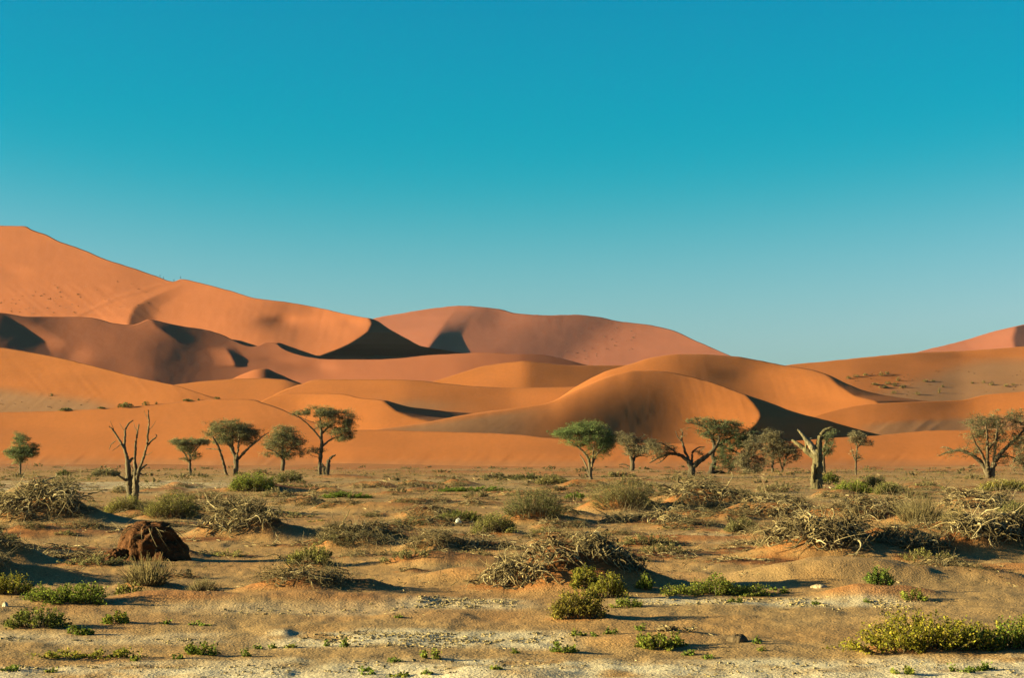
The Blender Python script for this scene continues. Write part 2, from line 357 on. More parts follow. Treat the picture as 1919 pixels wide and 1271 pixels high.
GRID = None
def gz_lookup(X, Y, fine=True):               # height of the built ground sheet
    us, Ys, Z = GRID; X, Y = np.broadcast_arrays(np.asarray(X, float), np.asarray(Y, float)); u = X / Y
    i = np.clip(np.searchsorted(Ys, Y) - 1, 0, len(Ys) - 2); j = np.clip(np.searchsorted(us, u) - 1, 0, len(us) - 2)
    a = np.clip((Y - Ys[i]) / (Ys[i + 1] - Ys[i]), 0, 1); c = np.clip((u - us[j]) / (us[j + 1] - us[j]), 0, 1)
    return (Z[i, j] * (1 - c) + Z[i, j + 1] * c) * (1 - a) + (Z[i + 1, j] * (1 - c) + Z[i + 1, j + 1] * c) * a
def build_ground():
    us = np.concatenate([np.linspace(-.75, -.29, 16)[:-1], np.linspace(-.29, .29, 470), np.linspace(.29, .75, 16)[1:]])
    Ys = np.concatenate([np.linspace(3, 15, 14)[:-1], np.geomspace(16.5, 440, 350), np.geomspace(440, 14000, 26)[1:]])
    Y = np.broadcast_to(Ys[:, None], (len(Ys), len(us))); X = us[None, :] * Y
    z = gz(X, Y); m, red = mound_fields(X, Y)
    z = z * (1 - sstep(400, 480, Y)) - .3 * sstep(400, 600, Y)
    global GRID; GRID = (us, Ys, z)
    row = HY + F * CAMH / Y; colpx = CX + us[None, :] * F + 0 * Y
    n1 = fbm(X / 1.3, Y / 2.2, 71, 4); n2 = fbm(X / 5, Y / 14, 75, 4); n3 = fbm(X / .35, Y / .5, 79, 3)
    tan = np.array((0.405, 0.218, 0.084)); redc = np.array((0.385, 0.132, 0.036)); clay = np.array((0.68, 0.53, 0.35)); grey = np.array((0.385, 0.238, 0.108))
    c = np.broadcast_to(tan, X.shape + (3,)).copy()
    def blend(w, col):
        nonlocal c
        w = np.clip(w, 0, 1)[..., None]; c = c * (1 - w) + col * w
    blend(sstep(.0, .35, n2) * .85 * sstep(35, 60, Y), grey)
    blend(sstep(-.25, .2, n1 + n2) * .55 * (1 - sstep(100, 200, Y)) , grey)
    blend(sstep(150, 260, Y) * .3, redc)
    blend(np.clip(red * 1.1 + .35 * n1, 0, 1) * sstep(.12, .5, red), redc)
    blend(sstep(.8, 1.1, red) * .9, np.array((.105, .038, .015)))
    blend(sstep(.2, .5, fbm(X / 3, Y / 7, 91, 3)) * .22, redc)
    blend(sstep(-.35, .35, fbm(X / 14, Y / 45, 93, 4) + (Y - 270) / 130) * sstep(150, 230, Y) * .9, np.array((.40, .135, .040)))
    def band(r0, r1, x0, x1, amt, soft=5):
        rw = row + 5 * n2 + 3.5 * n1 + 2 * n3
        return amt * sstep(r0 - soft, r0 + soft, rw) * (1 - sstep(r1 - soft, r1 + soft, rw)) * sstep(x0 - 60, x0 + 60, colpx) * (1 - sstep(x1 - 60, x1 + 60, colpx)) * (1 - .8 * np.clip(red * 2, 0, 1))
    w = band(1182, 1214, 500, 1060, .95) + band(1122, 1138, 740, 980, .8, 4) + band(1122, 1137, 1180, 1700, .85, 4) + band(1236, 1300, 840, 2100, 1.0, 6) \
        + band(1252, 1300, -200, 900, .95, 5) + band(1185, 1205, -200, 420, .45) + band(1238, 1252, 200, 760, .6, 4) + band(1000, 1020, 1300, 1500, .4) + band(908, 922, -100, 420, .6, 4) + band(1135, 1150, 300, 760, .35)
    blend(w * sstep(-.9, .1, n3 + .6 * n1), clay)
    P = np.stack([X, Y, z], -1)
    o = mesh_obj('ground', P.reshape(-1, 3), grid_faces(len(Ys), len(us)), M_GROUND, smooth=True, cols=c.reshape(-1, 3))
    o['kind'] = 'structure'

# ------------------------------------------------------------------ vegetation helpers
def frames(P):
    T = np.gradient(P, axis=1); T /= np.linalg.norm(T, axis=-1, keepdims=True) + 1e-9
    ref = np.where(np.abs(T[..., 2:3]) > .9, np.array((1., 0, 0)), np.array((0., 0, 1)))
    N = np.cross(T, ref); N /= np.linalg.norm(N, axis=-1, keepdims=True) + 1e-9
    return N, np.cross(T, N)
def tubes(P, R, k=5):
    """P (m,n,3), R (m,n) -> verts, quads of m tapered tubes."""
    m, n, _ = P.shape; N, B = frames(P)
    a = np.arange(k) * 2 * np.pi / k
    V = P[:, :, None, :] + R[:, :, None, None] * (np.cos(a)[None, None, :, None] * N[:, :, None, :] + np.sin(a)[None, None, :, None] * B[:, :, None, :])
    i = np.arange(m)[:, None, None] * n * k; r = np.arange(n - 1)[None, :, None] * k; c = np.arange(k)[None, None, :]; c2 = (c + 1) % k
    q = np.stack([i + r + c, i + r + c2, i + r + k + c2, i + r + k + c], -1).reshape(-1, 4)
    return V.reshape(-1, 3), q
class Geo:
    def __init__(s): s.v, s.f, s.c, s.n = [], {}, [], 0
    def add(s, v, f, col):
        f = np.asarray(f) + s.n; s.f.setdefault(f.shape[1], []).append(f); s.v.append(v); s.n += len(v)
        c = np.asarray(col, float); s.c.append(np.broadcast_to(c, (len(v), 3)))
    def obj(s, name, mat, parent=None, smooth=False, origin=(0, 0, 0)):
        v = np.concatenate(s.v) - np.asarray(origin)
        return mesh_obj(name, v, [np.concatenate(x) for x in s.f.values()], mat, parent, smooth, np.concatenate(s.c))
def resample(pts, n):
    pts = np.asarray(pts, float); d = np.r_[0, np.cumsum(np.linalg.norm(np.diff(pts[:, :3], axis=0), axis=1))]
    t = np.linspace(0, d[-1], n)
    out = np.stack([np.interp(t, d, pts[:, i]) for i in range(pts.shape[1])], -1)
    if n > 4:                                   # round the corners
        for _ in range(2): out[1:-1] = .25 * out[:-2] + .5 * out[1:-1] + .25 * out[2:]
    return out
def leaf_quads(C, size, r, asp=.45, up=.0):
    """rhombic leaves at C (m,3)."""
    m = len(C); d = r.normal(size=(m, 3)); d[:, 2] += up; d /= np.linalg.norm(d, axis=1, keepdims=True)
    e = np.cross(d, r.normal(size=(m, 3))); e /= np.linalg.norm(e, axis=1, keepdims=True) + 1e-9
    L = (size * r.uniform(.6, 1.25, m))[:, None]
    V = np.stack([C - d * L * .5, C + e * L * asp * .5, C + d * L * .5, C - e * L * asp * .5], 1).reshape(-1, 3)
    return V, np.arange(4 * m).reshape(-1, 4)
def leaf_cols(m, base, r, var=.28, alt=None, altp=.0):
    c = np.asarray(base)[None, :] * (1 + var * r.normal(size=(m, 1))).clip(.35, 1.9)
    if alt is not None:
        k = r.random(m) < altp; c[k] = np.asarray(alt) * (1 + var * r.normal(size=(k.sum(), 1))).clip(.4, 1.8)
    return np.repeat(c.clip(.004, .9), 4, axis=0)

def leaf_material(name, trans):
    m = bpy.data.materials.new(name); m.use_nodes = True; nt = m.node_tree; nt.nodes.clear()
    out = nnode(nt, 'ShaderNodeOutputMaterial'); at = nnode(nt, 'ShaderNodeAttribute', attribute_name='col')
    d = nnode(nt, 'ShaderNodeBsdfDiffuse'); t = nnode(nt, 'ShaderNodeBsdfTranslucent'); mx = nnode(nt, 'ShaderNodeMixShader'); mx.inputs[0].default_value = trans
    g = nnode(nt, 'ShaderNodeTexNoise'); g.inputs['Scale'].default_value = 3.0
    mr = nnode(nt, 'ShaderNodeMapRange'); mr.inputs[1].default_value = .3; mr.inputs[2].default_value = .7; mr.inputs[3].default_value = .8; mr.inputs[4].default_value = 1.2
    nt.links.new(g.outputs[0], mr.inputs[0])
    ml = nnode(nt, 'ShaderNodeMix', data_type='RGBA', blend_type='MULTIPLY'); ml.inputs[0].default_value = 1
    nt.links.new(at.outputs['Color'], ml.inputs[6]); nt.links.new(mr.outputs[0], ml.inputs[7])
    for s in (d, t): nt.links.new(ml.outputs[2], s.inputs[0])
    nt.links.new(d.outputs[0], mx.inputs[1]); nt.links.new(t.outputs[0], mx.inputs[2]); nt.links.new(mx.outputs[0], out.inputs[0])
    return m
M_LEAF = leaf_material('leaf', .33)
M_WOOD, nt, b = new_mat('weathered_wood')
attr_mul(nt, b, [(9, 0.7, 1.25, (1, 1, .35), 4)]); add_bump(nt, b, [(30, .6, .02, (1, 1, .3), 4)])
M_BARK, nt, b = new_mat('bark')
attr_mul(nt, b, [(5.0, 0.45, 1.45, (1, 1, .18), 5)]); add_bump(nt, b, [(9, 1.0, .10, (1, 1, .18), 5)])

BARK = (0.135, 0.098, 0.062); PALE = (0.26, 0.205, 0.13); DEADC = (0.20, 0.150, 0.095); TREE_G = (0.074, 0.066, 0.024); TREE_O = (0.084, 0.066, 0.030)
def tree(name, label, base, limbs, clumps, cat='tree', group=None, leaf=TREE_G, bark=BARK, twigs=1.0, dens=1.0, seed=1, subr=7.5, leafsize=None, alt=None, parts=('trunk', 'crown'), deep=.75, twc=None):
    r = np.random.default_rng(1000 + seed)
    bx, by = base; Y = ground_Y(by); s = Y / F
    X0 = (bx - CX) * s; Z0 = float(gz(X0, Y)) - .06
    org = np.array((X0, Y, Z0))
    def W(x, y, d): return np.stack([(x - bx) * s, d * s, (by - y) * s], -1)
    root = empty(name, org); tag(root, label, cat, group)
    g = Geo(); skel = []; trunk_o = None
    for L in limbs:
        pts = [(p[0], p[1], p[3] if len(p) > 3 else None, p[2]) for p in L]
        ds = np.array([0 if p[2] is None else p[2] for p in pts], float)
        if all(p[2] is None for p in pts):       # give each limb its own bearing in depth
            dx = pts[-1][0] - pts[0][0]; ln = abs(pts[-1][1] - pts[0][1]) + abs(dx)
            if skel: ds = np.linspace(0, 1, len(pts)) * r.uniform(-.5, .5) * ln
            if skel and pts[0][1] < by - 8:      # start on the limb it springs from
                S0 = np.concatenate(skel); q0 = W(pts[0][0], pts[0][1], 0.0)
                ds = ds + S0[np.argmin(np.hypot(S0[:, 0] - q0[0], S0[:, 2] - q0[2])), 1] / s
        A = np.array([(p[0], p[1], d, p[3]) for p, d in zip(pts, ds)], float)
        n = max(8, int(sum(np.hypot(np.diff(A[:, 0]), np.diff(A[:, 1]))) / 3))
        A = resample(A, n)
        wob = r.normal(size=(n, 3)) * .35; wob[0] = 0
        P = W(A[:, 0] + wob[:, 0], A[:, 1] + .3 * wob[:, 1], A[:, 2] + wob[:, 2]); R = A[:, 3] * s * (1 + .12 * r.normal(size=n).clip(-1.5, 1.5))
        if L[0][1] >= by - 6: R[0] *= 1.25; P[0, 2] -= .15
        v, q = tubes(P[None], R[None], 8); lg = Geo(); lg.add(v, q, bark if len(L[0]) < 5 else L[0][4]); lo = lg.obj('branch' if skel else parts[0], M_BARK, trunk_o if skel else root, True); trunk_o = trunk_o or lo; skel.append(np.c_[P, R])
    S = np.concatenate(skel)
    lf = Geo(); tw = []; twr = []
    ls = leafsize or 1.9 * s
    for c in clumps:
        cx, cy, rx, ry = c[:4]; rx, ry = rx * 1.08, ry * 1.16; dn = c[4] if len(c) > 4 else 1.0
        sr = subr * .66
        nsub = int(min(max(4, dn * dens * rx * ry * deep * rx / (sr ** 3) * 2.9 + 4), 150))
        u = r.normal(size=(nsub, 3)); u /= np.linalg.norm(u, axis=1, keepdims=True); u *= (r.random((nsub, 1)) ** .42) * np.where(r.random((nsub, 1)) < .26, r.uniform(1.05, 1.5, (nsub, 1)), 1.0)
        u = u[vnoise(u[:, 0] * 2.3 + cx, u[:, 2] * 2.3 + u[:, 1] * 1.3, 3) > .3]; nsub = len(u)
        if nsub == 0: continue
        C = W(cx + u[:, 0] * rx, cy - u[:, 2] * ry, u[:, 1] * rx * deep)
        for k in np.argsort([np.min(np.linalg.norm(S[:, :3] - c_, axis=1)) for c_ in C]):
            # twig from the nearest lower limb or twig point: it branches as it goes out
            dd = np.linalg.norm(S[:, :3] - C[k], axis=1) + 1.2 * np.maximum(S[:, 2] - C[k][2] + .2, 0)
            j = int(np.argmin(dd)); a = S[j, :3]; mid = (a + C[k]) / 2 + np.array((0, 0, .12)) * np.linalg.norm(C[k] - a) + r.normal(size=3) * .06 * np.linalg.norm(C[k] - a)
            t = np.linspace(0, 1, 5)[:, None]; tw.append((1 - t) ** 2 * a + 2 * t * (1 - t) * mid + t * t * C[k]); twr.append(np.clip(.62 * S[j, 3], .30 * s, .95 * s)); S = np.r_[S, np.c_[tw[-1][2:4], np.full((2, 1), twr[-1] * .8)]]
        nl = int(42 * min(.35 + .65 * dn, 1.2) * min(dens, 1.1))
        rad = sr * s * r.uniform(.6, 1.5, nsub)
        off = r.normal(size=(nsub, nl, 3)) * rad[:, None, None] * np.array((.75, .75, .38))
        Cl = (C[:, None, :] + off).reshape(-1, 3)
        v, q = leaf_quads(Cl, ls, r, .5, .3)
        tone = np.repeat(r.uniform(.6, 1.4, nsub), nl * 4)[:, None]
        lf.add(v, q, (leaf_cols(len(Cl), (np.array(leaf) * 3.0 + np.array((.01, .012, .03))), r, .25, alt, .25 if alt is not None else 0) * tone).clip(.003, 1))
    if tw:
        T = np.array(tw); m = len(T); R = np.linspace(1, .45, 5)[None, :] * np.array(twr)[:, None] * (.55 + .3 * twigs)
        v, q = tubes(T, R, 3); g.add(v, q, twc or bark)
        # fine twigs that stand out of the crown
        nf = int(m * .9); k = r.integers(0, m, nf); st = T[k, -1]; dr = r.normal(size=(nf, 3)); dr[:, 2] = np.abs(dr[:, 2]) * .5 - .1; dr /= np.linalg.norm(dr, axis=1, keepdims=True)
        ln = r.uniform(3, 8, (nf, 1)) * s; t = np.linspace(0, 1, 4)
        FT = st[:, None, :] + dr[:, None, :] * ln[:, None, :] * t[None, :, None]; FT[:, :, 2] -= (t ** 2)[None, :] * ln * .3
        FR = np.linspace(.35, .12, 4)[None, :] * s * np.ones((nf, 1)) * twigs
        v, q = tubes(FT, FR, 3); g.add(v, q, twc or bark)
    if g.v: tag(g.obj('twigs', M_BARK, root, True), kind='stuff')
    if lf.v: lf.obj(parts[1], M_LEAF, root)
    return root

WOODC = [(0.30, 0.215, 0.105), (0.22, 0.155, 0.078), (0.42, 0.315, 0.175), (0.13, 0.09, 0.048)]
def heap(name, label, x, y, w, h, n=90, seed=1, thick=1.0, mound=.62, red=1.0, group=None, fol=0, folc=(.085, .078, .03), cat='dead wood', pale=1.0, droop=1.0, lean=0.0):
    """a tangle of dead branches over a sand hummock."""
    return dict(kind='heap', name=name, label=label, x=x, y=y, w=w, h=h, n=n, seed=seed, thick=thick, mound=mound, red=red, group=group, fol=fol, folc=folc, cat=cat, pale=pale, droop=droop, lean=lean)
def bush(name, label, x, y, w, h, seed=1, col=(.105, .100, .018), alt=(.15, .125, .02), dens=1.0, leaf=None, mound=.15, red=.5, group=None, cat='bush', stems=1.0, twig=(.16, .12, .07), up=.2, lumps=None, asp=.6):
    return dict(kind='bush', name=name, label=label, x=x, y=y, w=w, h=h, seed=seed, col=col, alt=alt, dens=dens, leaf=leaf, mound=mound, red=red, group=group, cat=cat, stems=stems, twig=twig, up=up, lumps=lumps, asp=asp)
def tuft(name, label, x, y, w, h, seed=1, col=(.24, .18, .085), n=120, mound=.12, group=None, cat='dry grass', red=.4):
    return dict(kind='tuft', name=name, label=label, x=x, y=y, w=w, h=h, seed=seed, col=col, n=n, mound=mound, group=group, cat=cat, red=red)

def build_heap(q):
    r = np.random.default_rng(5000 + q['seed']); s = 1 / px_m(q['y']); Y = ground_Y(q['y']); X = (q['x'] - CX) / F * Y
    w, h = q['w'] * s, q['h'] * s; cy = Y + .25 * w; n = int(q['n'] * 1.9); org = np.array((X, cy, float(gz(X, cy))))
    root = empty(q['name'], org); tag(root, q['label'], q['cat'], q['group'])
    lite = q['w'] < 110 or q['name'] in ('stick_pile', 'twig_pile', 'brush_heap'); npt = 7 if lite else 10; t = np.linspace(0, 1, npt)
    # a few stocks, several branches from each
    ns = max(4, n // 7); sa = r.uniform(0, 2 * np.pi, ns); sr = np.sqrt(r.random(ns)) * .36
    k = r.integers(0, ns, n)
    px0 = X + w * (sr * np.cos(sa))[k] + r.normal(size=n) * .04 * w; py0 = cy + .8 * w * (sr * np.sin(sa))[k] + r.normal(size=n) * .04 * w
    ang = np.arctan2(py0 - cy, px0 - X) + r.normal(size=n) * .8
    L = w * r.uniform(.10, .34, n) * (.8 + .2 / (1 + h / w)); el = r.uniform(-.15, .6, n)
    P = np.zeros((n, npt, 3)); P[:, 0, 0], P[:, 0, 1] = px0, py0; P[:, 0, 2] = gz(px0, py0) + r.uniform(-.03, .28, n) * h
    a, e = ang.copy(), el.copy(); ca = r.normal(size=n) * 1.9; ce = -r.uniform(.7, 2.6, n) * q['droop']
    for i in range(1, npt):
        st = L / (npt - 1); ca += r.normal(size=n) * 2.2; ca *= .8; a = a + ca / (npt - 1) * 1.3; e = np.clip(e + ce / (npt - 1) + r.normal(size=n) * .25, -.75, 1.0)
        P[:, i, 0] = P[:, i - 1, 0] + st * np.cos(e) * np.cos(a); P[:, i, 1] = P[:, i - 1, 1] + st * np.cos(e) * np.sin(a); P[:, i, 2] = P[:, i - 1, 2] + st * np.sin(e)
        gzz = gz(P[:, i, 0], P[:, i, 1]) + .012
        hit = P[:, i, 2] < gzz; P[hit, i, 2] = gzz[hit]; e[hit] = np.maximum(e[hit], r.uniform(-.1, .5, hit.sum()))
    rad = (q['thick'] * np.clip(w * .0055, .006, .018) * r.uniform(.35, 1.5, n) ** 1.6)[:, None] * (1 - .72 * t)[None, :]
    rad = np.maximum(rad, .22 * s)
    g = Geo(); cc = np.array(WOODC)[r.integers(0, 4, n)] * q['pale'] * r.uniform(.75, 1.2, (n, 1))
    big = np.argsort(-rad[:, 0] * L)[:0 if lite else (28 if q['w'] > 140 else 12)]; small = np.setdiff1d(np.arange(n), big)
    for i in big:                                # the stout ones are branches one can pick out
        v, f = tubes(P[i:i + 1], rad[i:i + 1], 5); bg = Geo(); bg.add(v, f, cc[i]); bg.obj('branch', M_WOOD, root, True, org)
    if len(small): kk = 3; v, f = tubes(P[small], rad[small], kk); g.add(v, f, np.repeat(cc[small], npt * kk, axis=0))
    # side twigs
    m = int(n * (.7 if lite else 1.4)); k = r.integers(0, n, m); j = r.integers(2, npt - 1, m); st0 = P[k, j]; d = r.normal(size=(m, 3)); d[:, 2] += .35; d /= np.linalg.norm(d, axis=1, keepdims=True)
    ln = r.uniform(.05, .16, (m, 1)) * w; nt_ = 4 if lite else 5; tt = np.linspace(0, 1, nt_); bend = r.normal(size=(m, 3)) * .5
    T = st0[:, None, :] + ln[:, None, :] * (d[:, None, :] * tt[None, :, None] + bend[:, None, :] * (tt ** 2)[None, :, None])
    gt = gz(T[..., 0], T[..., 1]) + .008; T[..., 2] = np.maximum(T[..., 2], gt)
    RR = np.maximum((rad[k, j] * .6)[:, None] * (1 - .6 * tt)[None, :], .16 * s); v, f = tubes(T, RR, 3); g.add(v, f, np.repeat(cc[k] * 1.05, 3 * nt_, axis=0))
    tag(g.obj('branches', M_WOOD, root, True, org), kind='stuff')
    if q['cat'] == 'dead wood' and q['name'] not in ('bleached_stump', 'arched_root'):     # brittle leaf and twig scraps caught in the heap
        nl = int(q['fol'] or (90 if lite else 520)); q['folc'] = q['folc'] if q['fol'] else (.135, .098, .05); k = r.integers(0, n, nl); j = r.integers(2, npt, nl); C = P[k, j] + r.normal(size=(nl, 3)) * .035 * w; C[:, 2] = np.maximum(C[:, 2] + .02 * w, gz(C[:, 0], C[:, 1]) + .01)
        v, f = leaf_quads(C, max(.03, 1.9 * s), r, .5, .3); lg = Geo(); lg.add(v, f, leaf_cols(nl, np.array(q['folc']) * 1.5, r, .3)); tag(lg.obj('foliage', M_LEAF, root, False, org), kind='stuff')
    return root

def build_bush(q):
    r = np.random.default_rng(7000 + q['seed']); s = 1 / px_m(q['y']); Y = ground_Y(q['y']); X = (q['x'] - CX) / F * Y
    w, h = q['w'] * s, q['h'] * s * (.72 if q['y'] < 1070 else .95); dpt = min(w * .4, .9 * h + .12); cy = Y + dpt * .6; org = np.array((X, cy, float(gz(X, cy)) - .02))
    root = empty(q['name'], org); tag(root, q['label'], q['cat'], q['group'])
    ls = q['leaf'] or max(.036, 2.4 * s)
    area = w * h; nl = int(np.clip(q['dens'] * 5.2 * area / (ls * ls * .35), 60, 10000))
    nsub = int(np.clip(nl / 34, 6, 200))
    # twiggy shoots: each carries leaves along its upper half
    lx = r.uniform(-1, 1, nsub) if q['lumps'] is None else (r.choice(len(q['lumps']), nsub))
    if q['lumps'] is None:
        bxo = lx * .42 * w; top = h * np.sqrt(np.clip(1 - (np.abs(lx)) ** 2.2, .06, 1)) * r.uniform(.5, 1.06, nsub)
    else:
        lm = np.array(q['lumps'], float); u = r.uniform(-1, 1, nsub); bxo = (lm[lx, 0] + u * lm[lx, 1]) * .5 * w; top = h * lm[lx, 2] * np.sqrt(np.clip(1 - np.abs(u) ** 2.2, .08, 1)) * r.uniform(.5, 1.05, nsub)
    byo = r.uniform(-1, 1, nsub) * dpt
    B = np.stack([X + bxo * .7, cy + byo * .6, np.zeros(nsub)], -1); B[:, 2] = gz(B[:, 0], B[:, 1]) - .02
    E = np.stack([X + bxo * 1.12 + r.normal(size=nsub) * .03 * w, cy + byo + r.normal(size=nsub) * .05 * dpt, B[:, 2] + top], -1)
    M = (B + E) / 2 + np.stack([r.normal(size=nsub) * .05 * w, r.normal(size=nsub) * .05 * w, .12 * top], -1)
    t = np.linspace(0, 1, 4)[None, :, None]; P = (1 - t) ** 2 * B[:, None] + 2 * t * (1 - t) * M[:, None] + t * t * E[:, None]
    g = Geo(); R = np.maximum(np.linspace(.006, .002, 4)[None, :] * (1 + h) * q['stems'] * np.ones((nsub, 1)), .2 * s); v, f = tubes(P, R, 3); g.add(v, f, q['twig']); tag(g.obj('stems', M_WOOD, root, True, org), kind='stuff')
    k = r.integers(0, nsub, nl); tt = r.uniform(.25, 1.04, nl)[:, None]
    C = (1 - tt) ** 2 * B[k] + 2 * tt * (1 - tt) * M[k] + tt * tt * E[k] + r.normal(size=(nl, 3)) * np.array((1, 1, .8)) * max(.018, .045 * h + .02 * w * .3)
    C[:, 2] = np.maximum(C[:, 2], gz(C[:, 0], C[:, 1]) + .3 * ls)
    v, f = leaf_quads(C, ls, r, q['asp'], q['up']); tone = np.repeat(r.uniform(.75, 1.25, nsub)[k], 4)[:, None]
    lg = Geo(); lg.add(v, f, (leaf_cols(nl, np.array(q['col']) * 2.2, r, .3, np.array(q['alt']) * 2.2, .35) * tone).clip(.003, 1)); tag(lg.obj('foliage', M_LEAF, root, False, org), kind='stuff')
    return root

def build_tuft(q):
    r = np.random.default_rng(9000 + q['seed']); s = 1 / px_m(q['y']); Y = ground_Y(q['y']); X = (q['x'] - CX) / F * Y
    w, h = q['w'] * s, q['h'] * s; cy = Y + .2 * w; org = np.array((X, cy, float(gz(X, cy)) - .01)); n = q['n']
    a = r.uniform(0, 2 * np.pi, n); rr = np.sqrt(r.random(n)); B = np.stack([X + .3 * w * rr * np.cos(a), cy + .22 * w * rr * np.sin(a), 0 * a], -1); B[:, 2] = gz(B[:, 0], B[:, 1]) - .01
    L = h * r.uniform(.45, 1.05, n) * (1.1 - .35 * rr); sp = rr * r.uniform(.3, 1.0, n)
    d = np.stack([np.cos(a) * sp + .15 * r.normal(size=n), np.sin(a) * sp + .15 * r.normal(size=n), 1.1 - .5 * sp], -1); d /= np.linalg.norm(d, axis=1, keepdims=True)
    t = np.linspace(0, 1, 5); P = B[:, None] + L[:, None, None] * d[:, None] * t[None, :, None]; P[:, :, 2] -= (.25 * L * sp)[:, None] * (t ** 2)[None]
    R = np.maximum(np.linspace(.004, .0012, 5)[None] * np.ones((n, 1)) * (1 + h), np.linspace(.26, .1, 5)[None] * s); v, f = tubes(P, R, 3)
    g = Geo(); g.add(v, f, np.repeat(np.asarray(q['col']) * r.uniform(.65, 1.3, (n, 1)), 15, axis=0))
    o = g.obj(q['name'], M_WOOD, None, True, org); o.location = org; tag(o, q['label'], q['cat'], q['group'])
    return o

# ------------------------------------------------------------------ what grows on the pan: (photo column, foot row, width, height in photo pixels)
GREEN = (.105, .100, .018); GALT = (.16, .125, .020); LIME = (.085, .105, .018); OLIVE = (.085, .078, .030); OALT = (.13, .10, .045); DRYC = (.17, .125, .055); DRYA = (.22, .165, .08); DKG = (.060, .066, .018)
V = []
A = V.append
# --- foreground
A(bush('succulent_bush', 'large yellow-green succulent bush low at the bottom right of the picture', 1735, 1229, 270, 76, 1, col=(.125, .112, .014), alt=(.19, .14, .02), dens=1.0, mound=.12, lumps=[(-.55, .5, .6), (-.1, .45, 1.0), (.25, .4, .85), (.62, .4, .65)]))
A(bush('succulent_bush', 'lime green bush cut off by the right edge of the picture', 1915, 1226, 140, 66, 2, col=LIME, alt=GALT, mound=.12))
A(bush('succulent_bush', 'dark green low bush between the large yellow-green bush and the right edge', 1838, 1228, 90, 42, 3, col=DKG, alt=LIME, mound=.1))
A(bush('succulent_bush', 'thin spray of yellow shoots at the upper left of the big bottom-right bush', 1682, 1196, 62, 46, 4, col=(.17, .13, .03), alt=GREEN, dens=.3, mound=.05))
A(bush('scrub_bush', 'dense olive-gold dome bush in front of the large dead-branch mound', 1086, 1161, 112, 56, 5, col=(.10, .082, .018), alt=(.14, .10, .02), dens=1.1, mound=.25, red=1))
A(bush('succulent_bush', 'upright yellow-green bush under the left branches of the large dead-branch mound', 1096, 1112, 56, 42, 6, col=GREEN, alt=GALT, mound=.1))
A(bush('succulent_bush', 'yellow-green bush leaning right, directly below the large dead-branch mound', 1140, 1122, 78, 48, 7, col=(.10, .095, .016), alt=GALT, mound=.15))
A(bush('succulent_bush', 'small upright green shrub standing in the mound shadow', 1207, 1110, 32, 34, 8, col=LIME, alt=GREEN, mound=.05))
A(bush('succulent_bush', 'small green shrub row right below the olive-gold dome bush', 1175, 1138, 70, 22, 9, col=GREEN, alt=LIME, mound=.05, dens=.7))
A(bush('succulent_bush', 'broken row of bright green shrubs right of the mound shadow', 1345, 1118, 180, 44, 10, col=GREEN, alt=LIME, mound=.06, lumps=[(-.75, .25, .45), (-.3, .3, .6), (.0, .22, 1.0), (.3, .2, .6), (.75, .25, .5)]))
A(bush('succulent_bush', 'fresh green round bush on the right beside a pale flat stone', 1650, 1114, 56, 38, 11, col=(.07, .095, .02), alt=LIME, mound=.3, red=.8))
A(bush('succulent_bush', 'low green plant right of the fresh green round bush', 1712, 1128, 58, 24, 12, col=GREEN, alt=LIME, mound=.05, dens=.7))
A(bush('succulent_bush', 'compact bright green bush standing alone at the lower left', 214, 1170, 58, 30, 13, col=LIME, alt=GALT, mound=.06))
A(bush('succulent_bush', 'wide spreading green bush at the left edge', 120, 1136, 150, 44, 14, col=(.10, .11, .018), alt=LIME, mound=.2, lumps=[(-.5, .5, .7), (.1, .4, 1.0), (.6, .4, .8)]))
A(bush('succulent_bush', 'green bush at the far left edge behind the wide spreading bush', 18, 1118, 80, 42, 15, col=GREEN, alt=GALT, mound=.15))
A(bush('succulent_bush', 'dark green bush low at the left edge over a bleached log', 62, 1178, 120, 42, 16, col=DKG, alt=GREEN, mound=.08))
A(bush('succulent_bush', 'pair of small green shrubs right of the bleached log', 146, 1188, 48, 24, 17, col=LIME, alt=GREEN, mound=.05, lumps=[(-.4, .5, 1), (.6, .4, .6)]))
A(tuft('dry_grass', 'tan feathery dry grass in front of the brown earth mound', 272, 1104, 100, 62, 18, n=420, col=(.27, .20, .09), mound=.3, red=.9))
A(bush('succulent_bush', 'green shoots at the left foot of the tan feathery grass', 236, 1116, 60, 26, 118, col=GREEN, alt=DRYC, dens=.7, mound=.1))
A(bush('dry_bush', 'small brown dry tussock right of the tan feathery grass', 378, 1110, 66, 28, 19, col=DRYC, alt=DRYA, mound=.25, red=.6, leaf=.02, asp=.2, up=.9))
A(bush('succulent_bush', 'long low patch of sparse green plants along the lower left', 150, 1238, 190, 28, 20, col=GREEN, alt=GALT, dens=.5, mound=.05, lumps=[(-.7, .3, .7), (-.25, .25, .9), (.2, .3, .8), (.7, .3, .7)]))
A(bush('succulent_bush', 'green plant clump near the bottom, left of centre', 372, 1230, 74, 27, 21, col=LIME, alt=GREEN, mound=.05, lumps=[(-.5, .4, .8), (.4, .5, 1)]))
A(bush('succulent_bush', 'green shrub growing round a bleached stump at the bottom centre right', 1240, 1216, 96, 44, 22, col=GREEN, alt=LIME, mound=.15, red=.3, lumps=[(-.6, .3, .7), (-.1, .4, .8), (.5, .4, .7)]))
A(heap('bleached_stump', 'bleached broken stump above a green shrub at bottom centre right', 1268, 1190, 84, 30, 26, 23, thick=2.0, mound=.3, red=.2, pale=1.1, droop=.3))
A(bush('succulent_bush', 'small bright green bush on pale clay left of the stump shrub', 1056, 1222, 46, 24, 24, col=LIME, alt=GREEN, mound=.05, lumps=[(-.3, .5, 1), (.6, .35, .7)]))
